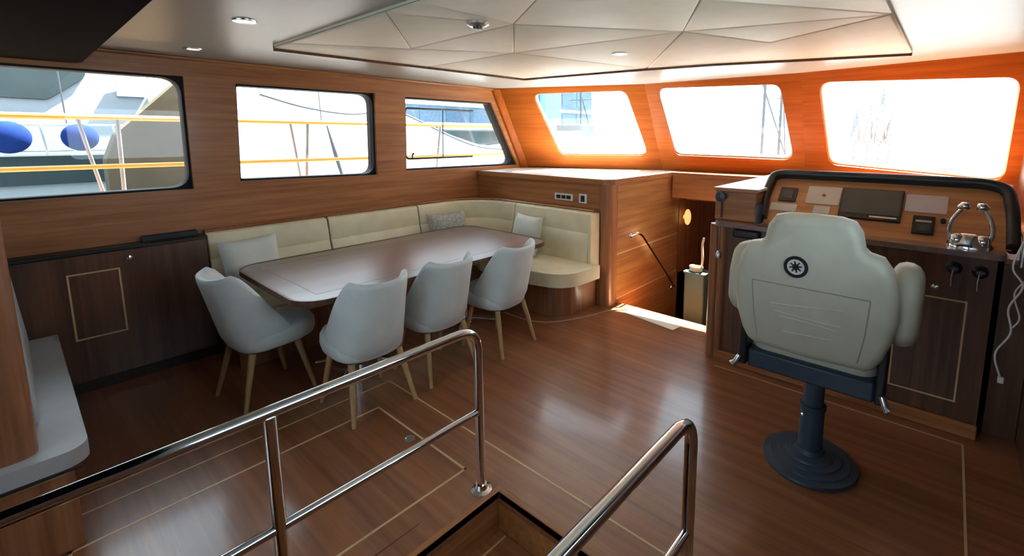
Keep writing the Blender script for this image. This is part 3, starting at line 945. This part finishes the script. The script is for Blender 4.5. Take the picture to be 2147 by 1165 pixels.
hs = MB().box(-1.16, -0.975, 3.305, 3.352, 0.975, 1.035).build('black_handset', black, hc, bevel=0.015, seg=3)
MB().box(-1.13, -1.0, 3.30, 3.307, 1.012, 1.02).build('chrome_strip', chrome, hs)
# doors
for (x0, x1) in ((-0.175, 0.145), (-1.065, -0.745)):
    inlay_frame(hc, (0, 3.35, 0), (1, 0, 0), (0, 0, 1), (0, -1, 0), x0, x1, 0.185, 0.785, 0.009)
MB().lathe([(0.001, 0), (0.01, 0), (0.008, 0.012), (0.018, 0.02), (0.018, 0.03), (0.001, 0.036)], (0, 0, 0), 16).xf(Matrix.Translation((-0.004, 3.35, 0.845)) @ Matrix.Rotation(R(90), 4, 'X')).build('door_knob', chrome, hc, smooth=40)
for x, z in ((0.07, 0.968), (0.18, 0.963)):
    ks = MB().lathe([(0.001, 0), (0.036, 0), (0.036, 0.012), (0.022, 0.02), (0.016, 0.035), (0.001, 0.036)], (0, 0, 0), 20).xf(Matrix.Translation((x, 3.35, z)) @ Matrix.Rotation(R(90), 4, 'X')).build('ignition_switch', black, hc, smooth=40)
    MB().box(x - 0.02, x + 0.02, 3.305, 3.316, z - 0.005, z + 0.013).build('key_head', navy, ks, bevel=0.004)
    MB().tube([(x - 0.004, 3.31, z), (x - 0.008, 3.308, z - 0.05), (x - 0.006, 3.309, z - 0.10)], 0.004, 6).build('key_tag', steel, ks, smooth=50)
# twin throttle
th_ = MB().lathe([(0.001, 0), (0.085, 0), (0.085, 0.02), (0.07, 0.05), (0.055, 0.075), (0.04, 0.085), (0.001, 0.088)], (0.12, 3.39, 1.078), 28, 1.2, 0.85).build('throttle_control', chrome, hc, smooth=50)
for s in (-1, 1):
    x = 0.12
    lv = MB().tube(spline([(x + s * 0.075, 3.39, 1.10), (x + s * 0.092, 3.385, 1.17), (x + s * 0.08, 3.38, 1.24), (x + s * 0.045, 3.375, 1.30)]), 0.011, 10).build('throttle_lever', chrome, th_, smooth=60)
    MB().tube([(x + s * 0.062, 3.375, 1.305), (x + s * 0.045, 3.372, 1.315), (x + s * 0.02, 3.372, 1.312), (x + s * 0.012, 3.372, 1.312)], [0.012, 0.022, 0.022, 0.012], 14).build('lever_grip', chrome, lv, smooth=60)
    MB().lathe([(0.03, 0), (0.034, 0.02), (0.03, 0.05), (0.02, 0.06), (0.001, 0.062)], (x + s * 0.055, 3.365, 1.10), 16).build('lever_boss', chrome, th_, smooth=50)
# windscreen shelf over the companionway
struct(MB().box(-2.48, -1.34, 4.98, 5.30, 1.235, 1.275).box(-2.48, -1.34, 5.0, 5.04, 0.98, 1.235).build('windscreen_shelf', wood_x), 'reddish wooden beam over the companionway under the windscreen')
lk = thing('side_locker', 'dark upright locker between the console and the right wall', 'locker', (0.34, 4.2, 0))
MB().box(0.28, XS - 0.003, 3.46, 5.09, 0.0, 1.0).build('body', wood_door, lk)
MB().box(0.28, XS - 0.003, 3.46, 5.09, 1.0, 1.03).build('top', wood_x, lk, bevel=0.005)
# pale mat at the head of the companionway steps
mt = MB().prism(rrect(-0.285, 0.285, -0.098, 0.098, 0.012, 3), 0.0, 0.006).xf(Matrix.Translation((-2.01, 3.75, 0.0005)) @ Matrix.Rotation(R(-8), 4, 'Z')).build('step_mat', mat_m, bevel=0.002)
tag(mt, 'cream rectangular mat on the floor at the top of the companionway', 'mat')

# ------------------------------------------------------------------ helm chair
hx, hy = -0.433, 2.554
h = thing('helm_chair', 'cream leather helm chair on a dark pedestal, seen from behind', 'chair', (hx, hy, 0))
MB().lathe([(0.001, 0), (0.222, 0), (0.226, 0.008), (0.222, 0.02), (0.19, 0.026), (0.188, 0.034), (0.15, 0.038), (0.148, 0.046), (0.115, 0.05), (0.112, 0.058), (0.07, 0.066), (0.062, 0.09), (0.001, 0.09)], (hx, hy, 0), 48).build('base_disc', navy, h, smooth=35)
co = MB().lathe([(0.058, 0.085), (0.056, 0.30), (0.062, 0.305), (0.062, 0.325), (0.048, 0.33), (0.048, 0.56)], (hx, hy, 0), 28).build('column', navy, h, smooth=35)
MB().lathe([(0.001, 0), (0.008, 0), (0.008, 0.02), (0.001, 0.022)], (0, 0, 0), 12).xf(Matrix.Translation((hx - 0.035, hy - 0.05, 0.28)) @ Matrix.Rotation(R(80), 4, 'X')).build('clamp_bolt', chrome, co, smooth=40)
MB().box(hx - 0.27, hx + 0.27, hy - 0.24, hy + 0.22, 0.54, 0.635).build('seat_slide', navy, h, bevel=0.012)
MB().prism(rrect(hx - 0.27, hx + 0.27, hy - 0.21, hy + 0.29, 0.08), 0.635, 0.77).build('seat_cushion', cream_h, h, bevel=0.03, seg=3)
# backrest: outline from the photo, pillowed front and rear
half = [(0.0, 1.362), (0.10, 1.36), (0.155, 1.345), (0.185, 1.30), (0.198, 1.235), (0.215, 1.218), (0.265, 1.205), (0.302, 1.15), (0.325, 1.05), (0.332, 0.95), (0.318, 0.85), (0.292, 0.76), (0.265, 0.71), (0.23, 0.69), (0.0, 0.68)]
out = [(x, z) for x, z in half] + [(-x, z) for x, z in reversed(half[1:-1])]
zc = 1.0


def lay(d, y):
    r_ = []
    for (x, z) in inset(out, d):
        r_.append((hx + x, hy - 0.245 + y - 0.10 * (z - 0.75), z))
    return r_


MB().rings([lay(0.045, -0.075), lay(0.02, -0.064), lay(0.004, -0.035), lay(0.0, 0.0), lay(0.004, 0.035), lay(0.03, 0.065), lay(0.045, 0.07)]).build('backrest', cream_h, h, smooth=75, bevel=0)
BR = [o for o in h.children if o.name.startswith('backrest')][0]


def ybk(z, e=0.0):
    return hy - 0.245 - 0.075 - 0.10 * (z - 0.75) - e


for pts in ([(-0.235, 1.03), (0.0, 1.03), (0.235, 1.03)], [(-0.235, 1.03), (-0.225, 0.87), (-0.205, 0.74)], [(0.235, 1.03), (0.225, 0.87), (0.205, 0.74)]):
    MB().tube([(hx + x, ybk(z, -0.001), z) for x, z in pts], 0.0032, 6).build('seam', seam_m, BR, smooth=50)
for k, (z, s) in enumerate(((0.945, 0.02), (0.90, -0.015), (0.855, 0.018), (0.81, -0.012))):
    MB().tube(spline([(hx + x, ybk(z + s * sin(3 * x + k), 0.0005), z + s * sin(6 * x + k)) for x in (-0.15 + 0.02 * k, -0.06, 0.03, 0.15 - 0.015 * k)], 5), 0.0026, 6).build('crease', cream_h, BR, smooth=50)
# round emblem
ez, ex = 1.125, hx - 0.05
em = MB().xf(Matrix())
pts = [(0.05 * cos(2 * pi * i / 32), 0.05 * sin(2 * pi * i / 32)) for i in range(32)]
pin = [(0.036 * cos(2 * pi * i / 32), 0.036 * sin(2 * pi * i / 32)) for i in range(32)]
e2 = Vector((0, -0.10, 1)).normalized()
no = Vector((0, -1, -0.10)).normalized()
eo = Vector((ex, ybk(ez, 0.0), ez))
eb = MB().slab(pts, [pin], eo, (1, 0, 0), e2, no, 0.005).build('emblem', black, BR)
MB().slab(pin, [], eo, (1, 0, 0), e2, no, 0.0025).build('emblem_disc', sock_m, eb)
glyph = MB()
for a in range(4):
    an = R(45 * a + 10)
    d, q = (cos(an), sin(an)), (-sin(an), cos(an))
    glyph.slab([(d[0] * s * 0.026 + q[0] * w * 0.0032, d[1] * s * 0.026 + q[1] * w * 0.0032) for s, w in ((-1, -1), (1, -1), (1, 1), (-1, 1))], [], eo + no * 0.0024, (1, 0, 0), e2, no, 0.0015 + 0.0002 * a)
glyph.slab([(0.014 * cos(2 * pi * i / 24), 0.014 * sin(2 * pi * i / 24)) for i in range(24)], [[(0.009 * cos(2 * pi * i / 24), 0.009 * sin(2 * pi * i / 24)) for i in range(24)]], eo + no * 0.0024, (1, 0, 0), e2, no, 0.002)
glyph.build('emblem_wheel', black, eb)
# armrests
for s in (-1, 1):
    ax = hx + s * 0.338
    prof = round_poly([(hy - 0.25, 0.86), (hy - 0.16, 0.79), (hy + 0.18, 0.81), (hy + 0.24, 0.92), (hy + 0.18, 1.03), (hy - 0.04, 1.15), (hy - 0.18, 1.155), (hy - 0.245, 1.03)], 0.10, 5)
    rings = []
    for d, x in ((0.06, -0.058), (0.03, -0.052), (0.01, -0.038), (0.0, -0.012), (0.002, 0.014), (0.014, 0.038), (0.036, 0.053), (0.065, 0.06)):
        rings.append([(ax + x, p[0], p[1]) for p in inset(prof, d)])
    MB().rings(rings).build('armrest', cream_h, h, smooth=70)
    br = MB().box(hx + s * 0.29 - 0.018, hx + s * 0.29 + 0.018, hy - 0.26, hy - 0.15, 0.55, 0.80).build('recline_bracket', black, h, bevel=0.008)
    MB().tube([(hx + s * 0.30, hy - 0.27, 0.60), (hx + s * 0.315, hy - 0.28, 0.565), (hx + s * 0.33, hy - 0.29, 0.55)], [0.012, 0.014, 0.018], 10).build('lever', steel, br, smooth=50)

# ------------------------------------------------------------------ steel handrails round the stairs
for (x, y0, lab, posts) in [(-1.60, -1.2, 'polished steel handrail with mid rail on the table side of the stairs', (0.455, -0.6)), (-0.555, -1.2, 'polished steel handrail on the helm side of the stairs', (-0.2,))]:
    hr = thing('handrail', lab, 'handrail', (x, 1.31, 0), 'steel rails round the stair opening')
    MB().tube(fillet([(x, y0, 0.825), (x, 1.31, 0.825), (x, 1.31, 0.0)], 0.11, 10), 0.021, 16).build('top_rail', chrome, hr, smooth=60)
    MB().tube([(x, y0, 0.412), (x, 1.30, 0.412)], 0.017, 14).build('mid_rail', chrome, hr, smooth=60)
    fl_ = MB().lathe([(0.001, 0.0005), (0.05, 0.0005), (0.05, 0.008), (0.03, 0.016), (0.026, 0.04), (0.001, 0.04)], (x, 1.31, 0.0), 24).build('floor_flange', chrome, hr, smooth=40)
    for a in range(4):
        MB().lathe([(0.001, 0.008), (0.006, 0.008), (0.005, 0.013), (0.001, 0.014)], (x + 0.039 * cos(R(45 + 90 * a)), 1.31 + 0.039 * sin(R(45 + 90 * a)), 0), 10).build('screw', steel, fl_, smooth=40)
    for p in posts:
        MB().tube([(x, p, 0.0), (x, p, 0.81)], 0.021, 16).build('post', chrome, hr, smooth=60)

# companionway handrail
cr = thing('companionway_handrail', 'slim chrome handrail sloping down the companionway wall', 'handrail', (-2.44, 4.2, 0.6))
MB().tube(fillet([(-2.495, 4.12, 0.665), (-2.43, 4.14, 0.70), (-2.43, 4.24, 0.655), (-2.43, 5.05, -0.12), (-2.495, 5.10, -0.15)], 0.03, 5), 0.012, 10).build('rail', chrome, cr, smooth=60)
for p in ((-2.497, 4.12, 0.665), (-2.497, 5.10, -0.15)):
    MB().lathe([(0.001, 0), (0.028, 0), (0.026, 0.006), (0.001, 0.008)], (0, 0, 0), 18).xf(Matrix.Translation(p) @ Matrix.Rotation(R(90), 4, 'Y')).build('wall_flange', chrome, cr, smooth=40)

# grey-green box on the steps with rope, warm lamp in the passage
gb = thing('storage_box', 'grey-green box standing in the companionway', 'box', (-1.9, 4.5, -0.72))
MB().prism(rrect(-2.02, -1.80, 4.40, 4.585, 0.02), -0.72, 0.29).build('body', green_m, gb, bevel=0.008)
MB().prism(rrect(-2.03, -1.79, 4.39, 4.595, 0.02), 0.29, 0.31).build('lid', green_m, gb, bevel=0.006)
rp_ = MB()
for k in range(3):
    rp_.tube([(-1.92 + (0.055 + 0.004 * k) * cos(a), 4.47 + (0.05 - 0.003 * k) * sin(a), 0.322 + 0.018 * k) for a in (2 * pi * q / 18 for q in range(18))], 0.011, 7, loop=True)
rp_.tube(spline([(-1.865, 4.47, 0.33), (-1.85, 4.46, 0.45), (-1.875, 4.5, 0.58), (-1.87, 4.52, 0.66)]), 0.012, 7)
tag(rp_.build('rope_coil', rope_m, smooth=60), 'cream rope coil lying on the grey-green box', 'rope')
lt = thing('passage_lamp', 'warm wall lamp at the end of the companionway wall', 'lamp', (-2.46, 5.36, 0.66))
MB().lathe([(0.001, 0), (0.03, 0), (0.03, 0.012), (0.001, 0.014)], (0, 0, 0), 16).xf(Matrix.Translation((-2.499, 5.36, 0.70)) @ Matrix.Rotation(R(90), 4, 'Y')).build('back_plate', chrome, lt, smooth=40)
MB().ellipsoid((-2.44, 5.36, 0.70), 0.04, 0.05, 0.10).build('globe', warm_m, lt, smooth=80)

# tan cable across the floor, white cord hanging by the console
tag(MB().tube(spline([(-3.2, 2.95, 0.004), (-2.866, 2.965, 0.004), (-2.674, 3.08, 0.004), (-2.53, 3.34, 0.004), (-2.44, 3.62, 0.004), (-2.30, 3.79, 0.004)]), 0.0045, 6).build('floor_cable', cable_t, smooth=60), 'thin tan cable lying on the floor by the settee end', 'cable')
wc = thing('white_cord', 'white cord hanging in loops at the right end of the console', 'cord', (0.31, 3.3, 0.4))
MB().tube(spline([(0.33, 3.33, 1.16), (0.30, 3.30, 1.02), (0.345, 3.29, 0.93), (0.305, 3.30, 0.80), (0.325, 3.30, 0.67), (0.278, 3.30, 0.54), (0.31, 3.30, 0.41)]), 0.005, 7).build('cord', cable_m, wc, smooth=60)
MB().tube(spline([(0.34, 3.33, 1.10), (0.36, 3.30, 0.99), (0.32, 3.31, 0.88), (0.35, 3.30, 0.76), (0.33, 3.30, 0.70)]), 0.004, 7).build('cord', cable_m, wc, smooth=60)
MB().box(0.30, 0.325, 3.29, 3.31, 0.385, 0.42).build('plug', cable_m, wc, bevel=0.004)
MB().lathe([(0.001, 0), (0.012, 0), (0.012, 0.17), (0.001, 0.17)], (0.335, 3.34, 1.02), 10).build('hook_post', steel, wc, smooth=40)

# ================================================================== OUTSIDE
tag(MB().box(-90, 60, -60, 120, -1.62, -1.6).build('harbour_water', sea_m), 'grey harbour water around the boat', 'water', kind='structure')
# own side deck with bulwark and yellow rail
tag(MB().box(-5.75, -4.56, -4.0, 5.6, 0.35, 0.42).build('side_deck', deck_m), 'teak side deck outside the windows', 'deck', kind='structure')
bw = thing('bulwark', 'white bulwark with wooden cap outside the side windows', 'bulwark', (-5.6, 1.0, 0.42))
MB().box(-5.72, -5.62, -4.0, 5.6, 0.30, 1.14).build('wall', white_m, bw)
MB().box(-5.78, -5.56, -4.0, 5.6, 1.14, 1.18).build('cap', deck_m, bw, bevel=0.01)
dr = thing('deck_rail', 'yellow double deck rail on steel stanchions outside the side windows', 'railing', (-5.67, 1.0, 1.18))
MB().tube([(-5.5, -4, 1.866), (-5.5, 5.6, 1.835)], 0.024, 10).build('upper_rail', yellow_m, dr, smooth=60)
MB().tube([(-5.5, -4, 1.468), (-5.5, 5.6, 1.41)], 0.02, 10).build('lower_rail', yellow_m, dr, smooth=60)
satin = plain('satin_steel', (0.17, 0.19, 0.22), 0.35, 0.3)
for y in (-1.3, 0.66, 2.2, 3.95, 5.3):
    MB().tube([(-5.64, y, 1.185), (-5.5, y, 1.84)], 0.016, 10).build('stanchion', satin, dr, smooth=60)
for (y0, y1) in ((0.42, 0.53), (2.02, 2.14)):
    MB().tube([(-5.64, y1, 1.185), (-5.56, (y0 + y1) / 2, 1.5), (-5.5, y0, 1.85)], 0.014, 8).build('brace', satin, dr, smooth=60)

# neighbouring yacht: white superstructure with tinted window, deck, rail and vent
ny = thing('neighbour_yacht', 'white yacht moored alongside, seen through the leftmost window', 'yacht', (-9, 0, -1.5))
hull_shaded = plain('white_hull_shade', (0.17, 0.19, 0.205), 0.6, noise=0.04, spec=0.2)  # white hull coloured grey, its shade put into the paint
MB().box(-11.5, -8.30, -6, 1.4, -1.4, 1.30).build('hull', hull_shaded, ny, bevel=0.05)
MB().box(-11.5, -8.25, -6, 1.4, 1.12, 1.46).build('sheer_band_shade', tint_m, ny)  # dark deck line, carried lower to paint the shading under the rail
MB().rings([[(x0, -6, 1.46), (x0, 1.6, 1.46), (x1, 1.2, 3.6), (x1, -6, 3.6)] for x0, x1 in ((-11.0, -11.0), (-9.0, -9.35))]).build('superstructure', hull_shaded, ny)
MB().slab(round_poly([(-3.2, 0.80), (0.45, 0.70), (0.95, 1.12), (-3.2, 1.30)], [0.02, 0.12, 0.1, 0.02], 5), [], (-9.0, 0, 1.46), (0, 1, 0), (-0.162, 0, 1), (1, 0, 0.16), 0.03).build('tinted_window', tint_m, ny)
vt = MB().box(-9.14, -9.08, 1.12, 1.42, 2.25, 2.50).build('vent', steel, ny)
for k in range(5):
    MB().box(-9.08, -9.06, 1.14, 1.40, 2.27 + 0.046 * k, 2.29 + 0.046 * k).build('vent_slat', white_m, vt)
for zz, rr in ((1.83, 0.014), (1.52, 0.010)):
    MB().tube([(-8.35, -4, zz), (-8.35, 1.3, zz)], rr, 8).build('rail', steel, ny, smooth=60)
for y in (-1.2, -0.4, 0.32, 0.56, 0.95, 1.25):
    MB().tube([(-8.35, y + 0.03, 1.46), (-8.35, y, 1.83)], 0.012, 8).build('rail_post', steel, ny, smooth=60)
for y in (-0.02, 0.52):
    MB().tube([(-8.3, y + 0.02, 1.84), (-8.3, y - 0.02, 3.4)], 0.008, 6).build('rigging_wire', mast_m, ny, smooth=60)
for (y, r_, lab) in ((0.055, 0.185, 'blue round fender at the left edge of the leftmost window'), (0.625, 0.165, 'blue round fender right of the other one in the leftmost window'), (-0.8, 0.18, 'blue round fender hanging outside beyond the left edge')):
    fd = thing('fender', lab, 'fender', (-8.2, y, 1.5), 'blue fenders on the neighbouring yacht')
    MB().ellipsoid((-8.12, y, 1.68), r_ * 0.75, r_, r_ * 0.98, 24, 14).build('ball', blue_m, fd, smooth=80)
    MB().tube([(-8.12, y, 1.80), (-8.3, y, 1.86)], 0.01, 6).build('lanyard', cable_m, fd, smooth=60)
# beige canvas-covered tender lying between the boats
bg = MB().slab(round_poly([(0.66, -1.59), (1.75, -1.59), (1.75, 2.75), (0.76, 1.72), (0.66, 1.45)], [0, 0, 0, 0.2, 0.1], 6), [], (-6.5, 0, 0), (0, 1, 0), (0, 0, 1), (-1, 0, 0), 0.3).build('canvas_covered_tender', beige_m)
tag(bg, 'beige sloping canvas cover outside the leftmost window', 'cover')

# second yacht: white flared bow filling the middle and forward side windows
by = thing('moored_yacht_bow', 'white flared yacht bow outside the middle and slanted side windows', 'yacht', (-9, 5, -1.5))
rings = []
prof_y = [1.95, 2.6, 3.6, 4.6, 5.3, 6.0, 6.7, 7.6, 9.0, 11.0]
prof_z = [3.2, 2.9, 2.6, 2.25, 1.98, 1.70, 1.50, 1.44, 1.42, 1.42]
MB().rings([[(-8.0, y, -1.4), (-7.75, y, 0.4), (-7.9, y, z - 0.05), (-7.98, y, z), (-9.6, y, z), (-9.6, y, -1.4)] for y, z in zip(prof_y, prof_z)]).build('hull', white_m, by, smooth=50)
MB().tube(spline([(-7.88, y, z - 0.05) for y, z in zip(prof_y, prof_z)], 3), 0.02, 8).build('sheer_line', mast_m, by, smooth=60)
MB().tube(spline([(-7.84, 2.5, 2.30), (-7.82, 3.1, 2.14), (-7.82, 3.8, 2.06), (-7.82, 4.3, 2.12)]), 0.018, 8).build('anchor_moulding', mast_m, by, smooth=60)
for (y0, z0, y1, z1) in ((3.15, 1.85, 3.35, 1.0), (3.95, 1.8, 3.75, 1.0)):
    MB().tube([(-7.2, y0, z0), (-7.2, (y0 + y1) / 2, (z0 + z1) / 2), (-7.2, y1, z1)], [0.012, 0.035, 0.02], 8).build('mooring_bar', mast_m, by, smooth=60)
MB().tube([(-7.25, 3.1, 1.85), (-7.25, 3.05, 3.2)], 0.008, 6).build('mooring_line', mast_m, by, smooth=60)
# grey-blue waterfront building with windows beyond
wb = thing('waterfront_building', 'blue-grey glazed waterfront building behind the moored yacht', 'building', (-24, 18, -1.5))
MB().box(-28, -22, 9, 30, -1.5, 9.5).build('wall', bld_m, wb)
for r_ in range(5):
    for c_ in range(12):
        y0 = 9.4 + c_ * 1.7
        z0 = 0.2 + r_ * 1.8
        MB().box(-22.02, -21.97, y0, y0 + 1.3, z0, z0 + 1.25).build('window', glassb_m, wb)
for r_ in range(5):
    MB().box(-22.06, -21.9, 9, 30, 1.55 + r_ * 1.8, 1.75 + r_ * 1.8).build('floor_band', white_m, wb)
# third moored boat seen through the slanted window
mb_ = thing('motorboat', 'small blue and white motorboat beyond the white bow', 'boat', (-14, 12, -1.5))
MB().rings([[(-16, y, -1.5), (-13.4, y, -1.5), (-13.1, y, z), (-16, y, z)] for y, z in ((9.0, 1.2), (11, 1.25), (14, 1.5), (17, 1.9))]).build('hull', white_m, mb_)
MB().box(-15.6, -13.6, 9.6, 13.0, 1.25, 2.0).build('cabin', tint_m, mb_, bevel=0.15)
MB().box(-15.5, -13.7, 9.4, 13.2, 2.0, 2.15).build('cabin_roof', white_m, mb_, bevel=0.05)

# things ahead, faint in the glare
for (x, y, hgt, dx, lab) in [(-19.2, 25.0, 9.0, 1.5, 'thin mast seen through the windscreen pane nearest the side windows'), (-7.5, 25.0, 10.0, 2.2, 'tall thin mast with a slanting stay, right part of the middle windscreen pane'), (-6.95, 26.0, 8.0, 0.3, 'shorter mast close right of the taller one in the middle windscreen pane')]:
    ms = thing('sailboat_mast', lab, 'mast', (x, y, -1.6), 'masts beyond the windscreen')
    MB().tube([(x, y, -1.6), (x, y, hgt)], 0.07, 8).build('pole', mast_m, ms, smooth=60)
    MB().tube([(x - 0.9, y, hgt * 0.45), (x + 0.9, y, hgt * 0.45)], 0.03, 6).build('spreader', mast_m, ms, smooth=60)
    MB().tube([(x - dx, y, hgt), (x + dx * 0.6, y + 1, -0.5)], 0.04, 5).build('stay', mast_m, ms, smooth=60)
for (x, y, z1, r_, lab) in [(-5.5, 40.0, 3.6, 0.36, 'faint slim cypress, leftmost of four in the right windscreen pane'), (-4.7, 40.0, 3.9, 0.34, 'faint slim cypress, second of four in the right windscreen pane'), (-4.0, 40.0, 4.9, 0.45, 'tallest faint cypress of the four in the right windscreen pane'), (-3.4, 40.0, 3.3, 0.36, 'faint slim cypress, rightmost of four in the right windscreen pane')]:
    tr_ = thing('cypress', lab, 'tree', (x, y, -1.6), 'cypresses on the far quay')
    MB().tube([(x, y, -1.6), (x, y, 1.3)], 0.05, 6).build('trunk', leaf_m, tr_, smooth=60)
    rings = []
    for j in range(9):
        f_ = j / 8
        rr_ = r_ * (0.35 + 0.65 * sin(pi * min(1, 0.15 + f_ * 0.85))) * (1 - f_ * 0.75)
        rings.append([(x + rr_ * (1 + 0.25 * random.uniform(-1, 1)) * cos(2 * pi * q / 10), y + rr_ * (1 + 0.25 * random.uniform(-1, 1)) * sin(2 * pi * q / 10), 1.1 + f_ * (z1 - 1.1)) for q in range(10)])
    MB().rings(rings).build('crown', leaf_m, tr_, smooth=80)
pb = thing('covered_boat', 'pale blue covered boat beyond the windscreen pane nearest the side windows', 'boat', (-16, 20, -1.5))
MB().rings([[(-19 + i * 2.2, 19, -1.5), (-19 + i * 2.2, 21, -1.5), (-19 + i * 2.2, 21, z), (-19 + i * 2.2, 19, z)] for i, z in enumerate((1.0, 1.1, 1.3))]).build('hull', white_m, pb)
for x in (-19.0, -18.3, -17.7):
    MB().box(x, x + 0.45, 19.3, 20.6, 1.1, 4.2).build('cover_panel', cyan_m, pb, bevel=0.05)
MB().box(-16.6, -14.9, 19.4, 20.6, 1.2, 2.3).build('cabin', mast_m, pb, bevel=0.1)
